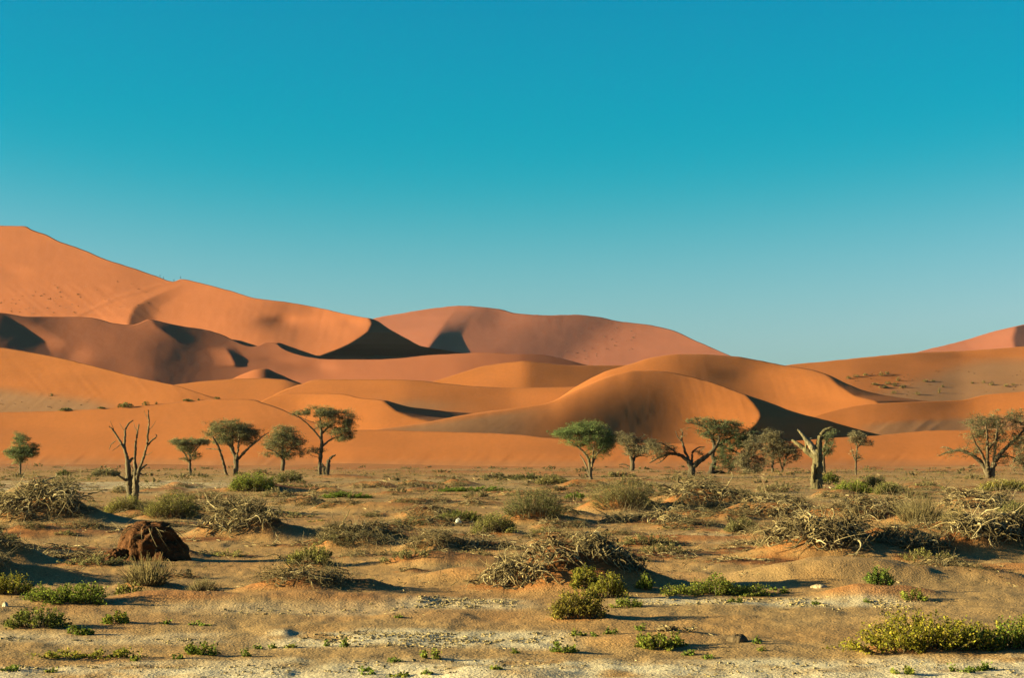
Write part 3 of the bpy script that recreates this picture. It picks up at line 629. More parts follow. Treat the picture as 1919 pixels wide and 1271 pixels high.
A(heap('dry_scrub_mound', 'dry brown scrub mound with a long shadow, left of bottom centre', 572, 1112, 235, 52, 120, 25, thick=.6, mound=.72, fol=1500, folc=(.15, .11, .05), pale=.9))
A(bush('scrub_bush', 'light olive bush on a small rise with an arched root beside it', 580, 1062, 92, 42, 26, col=(.12, .105, .035), alt=(.10, .09, .02), mound=.35, red=1))
A(heap('arched_root', 'arched grey root left of the light olive bush', 552, 1064, 36, 30, 8, 27, thick=2.4, mound=.1, red=.5, droop=1.6))
# --- middle ground
A(heap('dead_branch_mound', 'bleached branch tangle on the left flank of the largest red mound', 985, 1108, 220, 80, 170, 30, thick=1.2, mound=.25, red=1.0, droop=1.3))
A(heap('dead_branch_mound', 'dead branches hanging down the right side of the largest red mound', 1140, 1106, 170, 90, 130, 29, thick=1.35, mound=.2, red=1.0, droop=1.6))
A(heap('dead_branch_mound', 'tangle of grey branches crowning the largest red mound', 1075, 1092, 230, 40, 75, 28, thick=1.2, mound=.2, red=1.0, droop=1.2))
A(bush('scrub_dome', 'dark olive dome bush behind the left part of the largest branch mound', 1000, 985, 132, 62, 31, col=OLIVE, alt=(.06, .055, .025), mound=.45, red=1, leaf=.05, asp=.3))
A(heap('root_tangle', 'pale root tangle at the right foot of the dark olive dome bush', 1040, 992, 90, 26, 40, 32, mound=.4, red=.8))
A(bush('scrub_dome', 'square-topped olive bush draped over red sand, right of centre', 1172, 964, 150, 58, 33, col=(.10, .085, .032), alt=OALT, mound=.62, red=1, leaf=.05, asp=.3))
A(heap('wiry_mound', 'wiry dry mound with dark shaded right side, above the broad shadow', 1318, 962, 160, 62, 130, 34, mound=.68, red=.9, fol=900, folc=OLIVE))
A(heap('root_tangle', 'litter of pale branches below the square-topped olive bush', 1225, 985, 200, 30, 90, 35, mound=.35, red=1))
A(bush('scrub_dome', 'olive bush with black shadow below the wiry dry mound', 1392, 1000, 70, 36, 36, col=OLIVE, alt=OALT, mound=.4, red=.8))
A(heap('dead_branch_mound', 'grey branch mound sloping right, above the pale sand flat', 1455, 978, 190, 46, 120, 37, mound=.7, red=.7))
A(heap('dead_branch_mound', 'broad bleached branch tangle in the right half, left of the dark stumps', 1548, 1052, 250, 88, 240, 38, thick=1.2, mound=.6, red=.8))
A(heap('dead_branch_mound', 'darker branch tangle with upright stumps, right of the broad bleached tangle', 1712, 1050, 170, 62, 150, 39, thick=1.2, mound=.55, pale=.8))
A(heap('dead_branch_mound', 'pale twisted branches over bright red sand at the right edge', 1858, 1046, 210, 84, 150, 40, thick=1.3, mound=.75, red=1.2))
A(heap('dead_branch_mound', 'small dark branch clump below the red sand mound on the right', 1762, 1078, 120, 34, 60, 41, mound=.5, pale=.85))
A(heap('dead_branch_mound', 'small ragged branch clump near the right edge with a shadow to its right', 1838, 1086, 84, 30, 50, 42, mound=.45, pale=.8))
A(heap('dead_branch_mound', 'grey branch mound with a patch of red sand, right of the thick dead tree', 1640, 982, 170, 56, 150, 43, mound=.65, red=1, fol=300, folc=OLIVE))
A(tuft('dry_grass', 'tall feathery dry grass right of the grey branch mound', 1728, 985, 120, 58, 44, n=420, mound=.35, red=.6))
A(bush('dry_bush', 'brown dry bush at the foot of the tall feathery grass', 1795, 988, 70, 36, 45, col=DRYC, alt=OALT, mound=.3))
A(heap('dead_branch_mound', 'long grey branch mound hollowed out in black shade near the right edge', 1835, 962, 190, 44, 140, 46, mound=.65, red=.7))
A(bush('scrub_bush', 'yellow-green bush at the right edge behind the pale twisted branches', 1905, 972, 70, 40, 47, col=(.11, .10, .035), alt=OALT, mound=.3))
A(heap('dead_branch_mound', 'branch heap cut off by the left edge above the green bushes', -46, 1062, 170, 70, 120, 90, mound=.7, red=.6))
A(heap('dead_branch_mound', 'low branch heap cut off by the left edge, throwing a long shadow', -84, 1100, 200, 60, 110, 91, mound=.8, red=.4))
A(heap('root_tangle', 'low scattered roots left of the broad bleached tangle', 1425, 1030, 130, 20, 50, 48, mound=.3, red=.5))
A(heap('dead_branch_mound', 'wide grey tangle of curled branches left of centre', 448, 1012, 185, 74, 190, 50, mound=.62, red=1, fol=900, folc=OLIVE))
A(heap('dead_branch_mound', 'green-tinged branch thicket behind the wide grey tangle', 425, 968, 150, 44, 110, 51, mound=.5, red=1, fol=900, folc=(.09, .085, .03)))
A(heap('dead_branch_mound', 'arched dark branch pile with a cave of shade, between two grey tangles', 662, 1020, 150, 50, 110, 52, thick=1.2, mound=.6, red=.9, pale=.85))
A(heap('dead_branch_mound', 'round twiggy pile left of the largest branch mound', 805, 1036, 130, 62, 160, 53, thick=.8, mound=.45, red=.9))
A(heap('root_tangle', 'low rope of branches linking the twiggy pile to the largest mound', 905, 1036, 150, 24, 80, 54, mound=.5, red=1))
A(heap('root_tangle', 'scattered bent sticks below the arched dark branch pile', 690, 1046, 120, 22, 36, 55, mound=.2, red=.6))
A(heap('root_tangle', 'short dark sticks on red sand near bottom centre', 770, 1074, 60, 14, 14, 56, mound=.3, red=1))
A(heap('dead_branch_mound', 'big rounded thicket of curling grey branches at the left edge', 62, 985, 205, 96, 250, 57, mound=.55, red=.9, fol=2200, folc=(.095, .085, .036)))
A(heap('root_tangle', 'broken pale branches on shaded ground below the left thicket', 60, 1052, 170, 26, 70, 58, mound=.25, red=.7))
A(heap('root_tangle', 'pale sticks at the left foot of the brown earth mound', 178, 1050, 110, 26, 50, 59, mound=.3, red=.8))
A(heap('root_tangle', 'curved pale log and sticks right of the brown earth mound', 372, 1040, 90, 22, 34, 60, thick=1.3, mound=.2, red=.4))
A(heap('dead_branch_mound', 'small dark upturned stump in front of the brown earth mound', 332, 1086, 70, 32, 26, 61, thick=1.5, mound=.3, pale=.6, droop=.6))
A(bush('scrub_bush', 'golden green bush around the foot of the bare many-branched tree', 232, 972, 80, 50, 62, col=(.13, .115, .03), alt=OALT, mound=.25))
A(bush('scrub_bush', 'broad olive-gold bush right of the bare many-branched tree', 318, 978, 110, 60, 63, col=(.12, .105, .028), alt=OALT, mound=.3, red=1))
A(bush('scrub_bush', 'brown dry bush close behind the brown earth mound', 276, 964, 56, 34, 64, col=(.10, .075, .04), alt=DRYC, mound=.2))
A(bush('scrub_bush', 'tall yellow-green bush below the wide flat-topped acacia', 470, 926, 96, 46, 65, col=(.11, .11, .022), alt=LIME, mound=.35, red=1))
A(bush('scrub_bush', 'round olive bush with a long thin shadow, right of the tall yellow-green bush', 541, 908, 58, 32, 66, col=OLIVE, alt=OALT, mound=.2, red=.9))
A(bush('green_mat', 'flat bright green mat of plants left of centre', 648, 936, 110, 16, 67, col=(.07, .095, .016), alt=LIME, mound=.2, cat='ground plants'))
A(bush('green_mat', 'long bright green mat of plants at the centre', 890, 925, 150, 14, 68, col=(.065, .09, .014), alt=LIME, mound=.15, cat='ground plants'))
A(bush('green_mat', 'short green mat left of the square-topped olive bush', 1078, 938, 44, 18, 69, col=LIME, alt=(.06, .08, .015), mound=.15, cat='ground plants'))
A(bush('scrub_bush', 'yellowish bush right of the long bright green mat', 1038, 913, 72, 26, 70, col=(.12, .10, .035), alt=OALT, mound=.3))
A(bush('scrub_bush', 'dark rounded bush at the far edge, above the long green mat', 988, 900, 62, 20, 71, col=(.06, .055, .026), alt=OLIVE, mound=.15))
A(heap('root_tangle', 'sprawling grey branches right of the yellowish bush', 985, 932, 110, 22, 50, 72, mound=.4, red=.7))
A(bush('scrub_bush', 'yellow-green bush left of the largest branch mound', 925, 1004, 92, 46, 73, col=(.12, .11, .03), alt=OALT, mound=.25, red=.9))
A(bush('scrub_bush', 'low dark green bush on bright red sand at the centre', 858, 984, 100, 26, 74, col=DKG, alt=(.10, .095, .02), mound=.4, red=1.2))
A(heap('root_tangle', 'twiggy litter on a red rise, upper centre', 800, 975, 110, 36, 70, 75, thick=.8, mound=.6, red=1.1))
A(heap('root_tangle', 'grey twigs above the low dark green bush', 890, 950, 90, 24, 60, 76, thick=.8, mound=.4, red=.6))
A(heap('root_tangle', 'crouching pile of bent branches left of the flat green mat', 565, 934, 70, 18, 36, 77, mound=.3))
A(bush('scrub_bush', 'bright yellow-green bush right of the thick dead tree', 1600, 926, 80, 36, 78, col=(.12, .12, .022), alt=LIME, mound=.3))
A(bush('scrub_bush', 'taller dark-backed bush behind the bright yellow-green one', 1640, 914, 54, 38, 79, col=(.09, .085, .025), alt=OALT, mound=.2))
A(bush('scrub_bush', 'rounded olive bush further right of the bright yellow-green one', 1668, 928, 62, 32, 80, col=(.095, .09, .026), alt=OALT, mound=.2))
A(bush('scrub_bush', 'small dark green bush at the right foot of the thick dead tree', 1556, 905, 38, 28, 81, col=DKG, alt=GREEN, mound=.15))
A(bush('scrub_bush', 'pale yellow bush between the olive bush and the wide right-hand tree', 1738, 915, 60, 20, 82, col=(.14, .12, .05), alt=OALT, mound=.15))
A(bush('scrub_bush', 'wide pale yellow-green bush under the tree at the right edge', 1886, 918, 110, 30, 83, col=(.13, .115, .04), alt=GALT, mound=.15))
A(bush('scrub_bush', 'pale grey-green bush left of the bare many-branched tree, far off', 196, 896, 62, 24, 84, col=(.11, .095, .05), alt=OALT, mound=.15))
A(bush('scrub_bush', 'dark little bush far off near the left edge', 118, 894, 30, 16, 85, col=OLIVE, alt=DKG, mound=.1))
A(bush('scrub_bush', 'grey bush behind the yellowish bush, far off', 930, 897, 60, 18, 86, col=(.10, .085, .045), alt=OALT, mound=.1))
A(heap('root_tangle', 'fallen grey branches at the foot of the gnarled double tree', 1300, 900, 110, 14, 40, 87, mound=.2, pale=.6))
A(heap('root_tangle', 'grey log and roots at the foot of the thick dead tree', 1508, 912, 40, 16, 18, 88, thick=1.4, mound=.2))
A(bush('scrub_bush', 'dry yellow scrub left of the dead-limbed small tree', 1160, 893, 70, 16, 89, col=(.14, .11, .05), alt=OALT, mound=.1))
# small shrubs scattered over the far pan
rs = np.random.default_rng(3)
ORD = ['nearest', 'second', 'third', 'fourth', 'fifth', 'sixth', 'seventh', 'eighth', 'ninth', 'tenth', 'eleventh', 'twelfth', 'thirteenth', 'fourteenth', 'fifteenth', 'sixteenth', 'seventeenth', 'eighteenth', 'nineteenth', 'twentieth']
FAR_ANCHOR = [(37, 'the small tree at far left'), (247, 'the bare many-branched tree'), (357, 'the small umbrella acacia'), (440, 'the wide flat-topped acacia'), (600, 'the tallest acacia'), (890, 'the long green mat'), (1107, 'the slanting acacia'), (1184, 'the half-dead tree'), (1294, 'the gnarled tree'), (1530, 'the thick dead tree'), (1604, 'the thin leafless tree'), (1856, 'the large right-hand tree')]
MID_ANCHOR = [(62, 'the left thicket'), (265, 'the brown earth mound'), (448, 'the wide grey tangle'), (662, 'the arched branch pile'), (805, 'the round twiggy pile'), (1068, 'the largest branch mound'), (1318, 'the wiry mound'), (1548, 'the broad bleached tangle'), (1712, 'the dark stump tangle'), (1858, 'the red sand mound')]
NEAR_ANCHOR = [(62, 'the dark green bush over a log'), (214, 'the compact green bush'), (372, 'the clump left of centre'), (572, 'the dry scrub mound'), (1056, 'the bush on pale clay'), (1086, 'the olive-gold dome bush'), (1240, 'the stump shrub'), (1345, 'the broken shrub row'), (1650, 'the fresh green round bush'), (1735, 'the large bottom-right bush')]
def name_by_place(items, anchors, what):
    """alike small things: told apart by the nearest landmark."""
    groups = {}
    for q in items:
        a = min(anchors, key=lambda t: abs(t[0] - q['x'])); groups.setdefault((a, q['x'] < a[0]), []).append(q)
    for (a, left), L in groups.items():
        for i, q in enumerate(sorted(L, key=lambda q: abs(q['x'] - a[0]))):
            q['label'] = '%s, %s to the %s of %s' % (what, ORD[min(i, 19)], 'left' if left else 'right', a[1])
for i in range(250):
    y = 876 + 62 * rs.random() ** 1.6; x = rs.uniform(-40, 1960); w = rs.uniform(14, 46) * (y - 850) / 45; h = w * rs.uniform(.22, .42)
    c = [(.125, .098, .05), (.10, .078, .04), (.15, .112, .06), (.085, .065, .036)][rs.integers(0, 4)]
    if rs.random() < .5: A(bush('low_shrub', 'small low shrub on the far part of the pan', x, y, w, h, 200 + i, col=c, alt=OALT, mound=.3, red=.8, group='small shrubs on the far pan', dens=.5))
    else: A(heap('twig_pile', 'small pile of dead twigs on the far part of the pan', x, y, w * 1.1, h * .7, 12, 200 + i, mound=.45, red=1, pale=.75, group='twig piles on the far pan'))
for i in range(150):
    y = 915 + 150 * rs.random() ** 1.25; x = rs.uniform(-20, 1940); w = rs.uniform(30, 95) * (y - 850) / 150 + 12; h = w * rs.uniform(.12, .26)
    if rs.random() < .42: A(bush('dry_tussock', 'small dry tussock between the branch mounds', x, y, w, h, 400 + i, col=[(.15, .11, .055), (.11, .095, .04), (.13, .115, .035)][i % 3], alt=OALT, mound=.3, red=.8, group='dry tussocks between the mounds', dens=.5))
    else: A(heap('stick_pile', 'few loose dead sticks lying between the branch mounds', x, y, w * 1.5, h * .6, 15, 400 + i, mound=.5, red=1, group='loose sticks between the mounds'))
for i in range(84):
    y = 912 + 130 * rs.random(); x = rs.uniform(-20, 1940); w = rs.uniform(70, 150) * (y - 800) / 210; h = w * rs.uniform(.2, .34)
    if 1180 < x < 1420 and y > 1000: y -= 60
    A(heap('brush_heap', 'x', x, y, w, h, int(22 + w * .2), 700 + i, mound=.55, red=.8, pale=rs.uniform(.6, 1.0), thick=.8, fol=int(350 + 3 * w), folc=[(.10, .085, .036), (.135, .10, .05), (.085, .07, .036)][i % 3], group='grey brush heaps on the middle pan'))
SEED = [(645, 1215, 18, 22), (805, 1238, 36, 30), (738, 1244, 28, 15), (510, 1213, 18, 14), (545, 1214, 22, 12), (612, 1212, 14, 16), (680, 1262, 16, 10), (748, 1158, 12, 12), (480, 1213, 14, 12), (312, 1170, 16, 14),
        (1085, 1190, 30, 16), (1145, 1186, 30, 14), (1205, 1180, 28, 18), (965, 1224, 12, 12), (1115, 1192, 14, 10), (1330, 1232, 26, 12), (1372, 1132, 14, 14), (1385, 1133, 12, 18), (1448, 1108, 16, 10), (1470, 1114, 24, 14),
        (1525, 1131, 26, 10), (1420, 1210, 12, 16), (1428, 1222, 12, 10), (1786, 1262, 14, 20), (1845, 1262, 60, 18), (1700, 1270, 70, 16), (1820, 1266, 30, 14), (690, 1270, 22, 18), (745, 1272, 34, 14), (800, 1272, 22, 12),
        (372, 1172, 40, 12), (1345, 1008, 14, 8), (1230, 1012, 14, 8), (460, 1232, 16, 20), (252, 1240, 14, 20), (330, 1236, 26, 16), (1625, 1130, 10, 10), (930, 1268, 14, 10), (1290, 1225, 40, 14), (20, 1262, 40, 14), (95, 1262, 26, 12)]
for i, (x, y, w, h) in enumerate(SEED):
    A(bush('green_seedling', 'small green seedling on the bare foreground clay', x, y, w, h, 500 + i, col=[LIME, GREEN, (.075, .09, .02)][i % 3], alt=LIME, dens=.6, mound=0, group='green seedlings on the foreground clay', cat='seedling'))

name_by_place([q for q in V if q['name'] == 'low_shrub'], FAR_ANCHOR, 'low far shrub')
name_by_place([q for q in V if q['name'] == 'twig_pile'], FAR_ANCHOR, 'far twig pile')
name_by_place([q for q in V if q['name'] == 'brush_heap'], MID_ANCHOR, 'low grey brush heap')
name_by_place([q for q in V if q['name'] == 'dry_tussock'], MID_ANCHOR, 'dry tussock')
name_by_place([q for q in V if q['name'] == 'stick_pile'], MID_ANCHOR, 'loose dead sticks')
name_by_place([q for q in V if q['name'] == 'green_seedling'], NEAR_ANCHOR, 'green seedling')
for q in V:
    if q['mound'] > 0: add_mound(q['x'], q['y'] - 1, q['w'] * (1.05 if q['kind'] == 'heap' else 1.1), q['h'] * q['mound'], q['red'])
# bare sand rises
for x, y, w, h, rd in [(265, 1046, 190, 16, 1), (1610, 1092, 420, 34, .25), (1068, 1106, 290, 80, 1.25), (1030, 1100, 130, 66, 1.25), (1130, 1100, 120, 74, 1.25), (900, 1090, 300, 22, .4), (300, 1130, 300, 16, .5), (560, 1130, 380, 18, .4), (1640, 1122, 220, 18, .7), (1220, 1205, 240, 10, .35), (820, 1062, 260, 22, .5), (60, 1096, 260, 26, .4),
                       (640, 1010, 260, 18, .7), (1300, 1018, 260, 12, .8), (720, 960, 240, 16, .5), (1500, 1090, 300, 22, .2), (900, 1276, 260, 12, .2), (1180, 905, 160, 8, 1), (470, 925, 170, 12, 1), (640, 900, 120, 8, 1), (80, 1010, 260, 20, .8), (1890, 1075, 200, 14, .6), (1720, 1168, 240, 8, .1)]:
    add_mound(x, y, w, h, rd)

build_ground(); gz = gz_lookup
BUILD = {'heap': build_heap, 'bush': build_bush, 'tuft': build_tuft}
for q in V: BUILD[q['kind']](q)

# ------------------------------------------------------------------ trees
tree('acacia_tree', 'small loose green tree standing alone at the far left', (37, 893), [[(37, 893, 2.4), (38, 875, 2.0), (38, 855, 1.4), (39, 830, .8)], [(38, 872, 1.2), (28, 858, .8), (18, 850, .5)], [(38, 868, 1.2), (50, 856, .8), (60, 846, .5)]],
     [(40, 833, 17, 16), (24, 849, 15, 8), (56, 848, 15, 10), (40, 852, 20, 10), (38, 818, 9, 7), (62, 838, 8, 6), (34, 866, 14, 6, .5)], seed=1, subr=6, leaf=(.072, .080, .026))
tree('dead_tree', 'bare many-branched dead tree on the left with a split hollow trunk', (247, 941),
     [[(245, 941, 8), (243, 915, 7), (241, 890, 6), (239, 862, 4.5), (236, 848, 3), (230, 832, 2.4), (220, 816, 1.9), (212, 803, 1.6), (204, 796, .9)],
      [(236, 850, 2.6), (232, 828, 2.3), (233, 802, 2.0), (238, 790, 1.6), (246, 785, .9)],
      [(252, 940, 7), (256, 912, 6.5), (258, 885, 5), (257, 860, 2.6), (260, 830, 2.2), (265, 806, 1.7), (269, 793, 1.1)],
      [(256, 905, 5), (264, 880, 3), (275, 856, 2.4), (284, 834, 2.2), (288, 812, 2.0), (293, 790, 1.6), (293, 768, .9)],
      [(284, 834, 2.0), (293, 823, 1.6), (305, 815, 1.3), (301, 812, .7)], [(241, 900, 2.6), (231, 894, 2.2), (224, 888, 1.2)], [(216, 824, 1.0), (206, 831, .8), (203, 840, .5)],
      [(260, 884, 3), (268, 874, 2.4), (276, 868, 1.4)], [(240, 866, 3.4), (246, 857, 2.6), (252, 855, 1.2)], [(262, 882, 1.6), (271, 889, 1.2), (278, 884, .7)], [(213, 803, .8), (209, 793, .5), (206, 786, .3)], [(233, 806, .8), (226, 798, .5), (222, 790, .3)], [(265, 806, .8), (258, 797, .5), (256, 789, .3)], [(289, 806, .8), (297, 796, .5), (301, 786, .3)], [(292, 784, .7), (286, 775, .4), (284, 768, .3)], [(228, 828, .9), (219, 838, .6), (212, 842, .3)], [(277, 850, .9), (286, 850, .6), (294, 844, .3)], [(246, 900, 2.0), (252, 884, 1.6), (248, 870, .9)]],
     [], seed=2, bark=(.15, .112, .07), parts=('trunk', 'crown'))
tree('acacia_tree', 'small umbrella acacia just left of the wide flat-topped acacia', (357, 894), [[(357, 894, 2.8), (356, 872, 2.6), (356, 858, 1.8), (355, 840, 1)], [(356, 870, 1.8), (345, 850, 1.3), (332, 836, 1), (322, 828, .6)], [(356, 866, 1.6), (364, 850, 1.2), (374, 838, .9), (386, 830, .5)]],
     [(355, 829, 30, 5.5), (334, 829, 14, 5), (377, 829, 16, 5), (352, 840, 18, 8), (364, 855, 12, 7, .6), (346, 862, 9, 6, .5)], seed=3, subr=5.5)
tree('acacia_tree', 'wide flat-topped acacia on two leaning trunks, left of centre', (440, 893),
     [[(441, 893, 4.5), (443, 872, 4.8), (441, 856, 4), (432, 838, 3), (420, 818, 2)], [(425, 894, 3), (421, 872, 2.6), (417, 852, 2.4), (412, 836, 2), (405, 820, 1.2)], [(443, 864, 3), (448, 842, 2.4), (451, 818, 1.4)],
      [(444, 864, 2.6), (456, 850, 2.2), (466, 838, 1.9), (476, 826, 1.2)], [(452, 853, 1.8, 4, PALE), (467, 840, 1.6), (481, 830, 1.4), (492, 819, 1.1), (504, 812, .6)], [(417, 846, 1.2, -3, PALE), (401, 843, 1.0), (386, 843, .6)], [(438, 850, 2), (436, 830, 1.6), (437, 805, 1)]],
     [(430, 799, 38, 10), (404, 811, 20, 8), (456, 808, 28, 11), (472, 818, 16, 11), (440, 818, 30, 11), (420, 826, 22, 8), (462, 828, 16, 8, .6)], seed=4, subr=7, dens=1.25)
tree('acacia_tree', 'round-crowned acacia with a short trunk between two taller acacias', (530, 885), [[(529, 885, 3.8), (531, 868, 3.6), (530, 852, 2.6), (530, 825, 1.4)], [(531, 862, 2), (517, 848, 1.4), (502, 842, .8)], [(531, 860, 2), (545, 845, 1.4), (558, 836, .8)]],
     [(531, 812, 24, 12), (512, 829, 20, 11), (550, 829, 20, 13), (530, 834, 30, 14), (504, 852, 14, 5), (557, 850, 13, 8), (534, 853, 18, 7)], seed=5, subr=7.5)
tree('acacia_tree', 'tallest acacia with layered crown left of the picture centre', (600, 893),
     [[(599, 893, 4), (600, 866, 3.8), (603, 838, 3.2), (602, 808, 2.4), (600, 784, 1.2)], [(603, 840, 2.2), (614, 829, 1.8), (628, 822, 1.4), (642, 818, .8)], [(602, 826, 2), (592, 812, 1.6), (579, 798, 1.3), (565, 786, 1), (551, 778, .5)], [(602, 816, 1.9), (614, 802, 1.5), (630, 790, .9)], [(601, 855, 1.4), (590, 850, 1), (578, 848, .6)]],
     [(594, 773, 24, 8), (564, 777, 16, 4.5), (612, 777, 24, 10), (640, 783, 26, 12), (652, 798, 15, 9), (634, 808, 28, 8), (612, 797, 20, 7), (647, 824, 16, 6), (588, 846, 20, 5, .6), (655, 815, 10, 8), (576, 852, 10, 4, .5)], seed=6, subr=7)
tree('dead_stump', 'short broken dead stump leaning beside the tallest acacia', (613, 894), [[(613, 894, 4.5), (614, 878, 4.2), (616, 866, 3.4), (620, 859, 2.2), (629, 855, 1.2)], [(609, 893, 3), (606, 880, 2.6), (603, 871, 1.4)], [(611, 880, 2.2), (606, 876, 1.6), (600, 878, .9)]], [], cat='stump', seed=7, bark=(.10, .075, .05))
tree('acacia_tree', 'green slanting-crowned acacia right of the picture centre', (1107, 897), [[(1107, 897, 3.6), (1106, 874, 3.2), (1104, 858, 2.4), (1095, 845, 1.9), (1080, 832, 1.5), (1062, 822, .8)], [(1108, 880, 2.4), (1110, 858, 2.0), (1112, 835, 1.1)], [(1108, 872, 2.2), (1118, 848, 1.6), (1131, 834, .9)], [(1104, 890, 1.8), (1098, 866, 1.5), (1088, 850, 1)]],
     [(1062, 809, 26, 7), (1090, 799, 28, 11), (1116, 803, 30, 15), (1141, 822, 15, 15), (1096, 820, 34, 12), (1126, 834, 24, 11), (1044, 807, 11, 4), (1075, 826, 22, 6, .6), (1120, 850, 22, 6, .45)], seed=8, subr=7.5, leaf=(.068, .082, .022), dens=1.15)
tree('half_dead_tree', 'small half-dead tree with thin greyish crown behind the slanting acacia', (1184, 882), [[(1184, 882, 4.6), (1186, 866, 4), (1180, 848, 2.4), (1172, 828, 1.2)], [(1186, 864, 2.6), (1194, 848, 2), (1207, 834, 1)], [(1183, 876, 1.6), (1170, 868, 1.2), (1160, 870, .7)], [(1184, 858, 1.8), (1186, 838, 1.2), (1183, 818, .6)], [(1190, 856, 1.4), (1203, 852, 1), (1214, 855, .6)]],
     [(1180, 824, 21, 11, .7), (1206, 833, 22, 12, .7), (1167, 818, 11, 9, .5), (1190, 843, 24, 10, .5)], seed=9, subr=6, leaf=TREE_O, twigs=1.3, dens=1.2)
tree('gnarled_tree', 'gnarled tree with long bare limbs reaching left, right of centre', (1294, 895),
     [[(1294, 895, 7), (1297, 876, 6.5), (1290, 862, 4.6), (1275, 851, 3.4), (1256, 848, 2.6), (1236, 855, 1.9), (1217, 866, 1)], [(1298, 874, 5.5), (1311, 862, 4.6), (1326, 852, 4), (1337, 842, 3.2), (1346, 828, 2.4), (1348, 812, 1.4)], [(1292, 862, 2.8), (1283, 841, 2.2), (1278, 821, 1.6), (1281, 806, .8)],
      [(1272, 851, 2), (1258, 841, 1.6), (1244, 831, 1.1), (1232, 828, .6)], [(1297, 868, 2.4), (1298, 845, 2), (1311, 836, 1.2), (1322, 836, .7)], [(1260, 848, 1.6), (1245, 846, 1.2), (1226, 844, .7)], [(1252, 850, 1.4), (1240, 864, 1), (1230, 868, .6)], [(1279, 826, 1.2), (1270, 816, .9), (1266, 806, .5)]],
     [(1232, 843, 24, 12, .8), (1222, 830, 14, 9, .6), (1313, 843, 9, 7, .8), (1252, 838, 18, 8, .35), (1280, 812, 12, 10, .2)], seed=10, subr=6.5, leaf=TREE_O, twigs=1.5, bark=(.10, .075, .05))
tree('gnarled_tree', 'bent-trunked tree with dense dark green crown and fallen limb, right of the gnarled one', (1332, 888),
     [[(1331, 888, 6), (1336, 874, 5), (1339, 862, 4.4), (1334, 852, 4), (1340, 836, 3.4), (1333, 816, 2.6), (1325, 802, 1.8), (1310, 795, 1.4), (1296, 792, 1), (1282, 793, .6)], [(1333, 886, 4.5), (1350, 885, 3.8), (1370, 890, 3.2), (1400, 894, 2.4), (1422, 897, 1.2)], [(1341, 838, 3), (1364, 822, 2.2), (1384, 815, 1.6), (1402, 805, .9)],
      [(1350, 832, 2), (1370, 842, 1.8), (1388, 850, 1.4), (1398, 870, 1)], [(1334, 818, 1.8), (1344, 802, 1.4), (1360, 790, .8)], [(1362, 888, 2), (1372, 872, 1.5), (1376, 855, .8)], [(1400, 826, 1.4), (1412, 815, 1), (1420, 800, .5)], [(1386, 892, 1.8), (1400, 880, 1.2), (1420, 876, .7)], [(1312, 795, 1), (1306, 786, .7), (1300, 780, .4)], [(1345, 800, 1), (1340, 788, .7), (1335, 780, .4)]],
     [(1330, 809, 22, 9, .7), (1356, 799, 32, 11), (1381, 811, 28, 13), (1396, 829, 17, 11), (1366, 829, 28, 13), (1356, 850, 15, 14, .8), (1404, 821, 14, 8), (1372, 866, 20, 14, .6), (1320, 792, 30, 9, .5), (1395, 858, 18, 16, .5), (1345, 868, 14, 12, .4), (1408, 806, 12, 10, .3)], seed=11, subr=7, twigs=1.5, leaf=(.055, .062, .022), dens=1.1, bark=(.09, .068, .045))
tree('sparse_tree', 'drooping twiggy tree with hardly any leaves at the end of the fallen limb', (1408, 890), [[(1404, 890, 2.4), (1402, 866, 2), (1404, 845, 1.5), (1412, 826, .8)], [(1403, 866, 1.4), (1415, 852, 1.1), (1424, 862, .6)], [(1403, 855, 1.2), (1392, 842, .9), (1386, 850, .5)]],
     [(1413, 838, 15, 20, .7), (1396, 862, 20, 17, .6), (1424, 862, 12, 16, .6), (1410, 880, 22, 8, .4)], seed=12, subr=6, leaf=TREE_O, twigs=1.5, dens=1.1)
tree('sparse_tree', 'slim upright sparse tree left of the thick dead tree', (1447, 886), [[(1447, 886, 2.2), (1449, 855, 1.9), (1450, 825, 1), (1448, 810, .5)], [(1448, 862, 1.1), (1440, 842, .8), (1434, 828, .5)], [(1449, 850, 1.1), (1460, 838, .8), (1466, 832, .4)]],
     [(1446, 818, 19, 11, .7), (1458, 832, 17, 12, .7), (1434, 834, 14, 13, .6), (1450, 850, 20, 11, .45), (1440, 866, 16, 9, .3)], seed=13, subr=6, leaf=TREE_O, twigs=1.3, dens=1.15)
tree('sparse_tree', 'forked low sparse tree close to the left side of the thick dead tree', (1465, 886), [[(1465, 886, 2), (1470, 864, 1.6), (1482, 846, 1.2), (1493, 838, .6)], [(1466, 878, 1.6), (1461, 858, 1.2), (1458, 842, .6)], [(1468, 872, 1.3), (1476, 850, 1), (1478, 836, .5)]],
     [(1476, 840, 18, 10, .7), (1489, 849, 13, 12, .7), (1462, 848, 13, 11, .5), (1474, 862, 18, 10, .3)], seed=14, subr=6, leaf=TREE_O, twigs=1.3, dens=1.15)
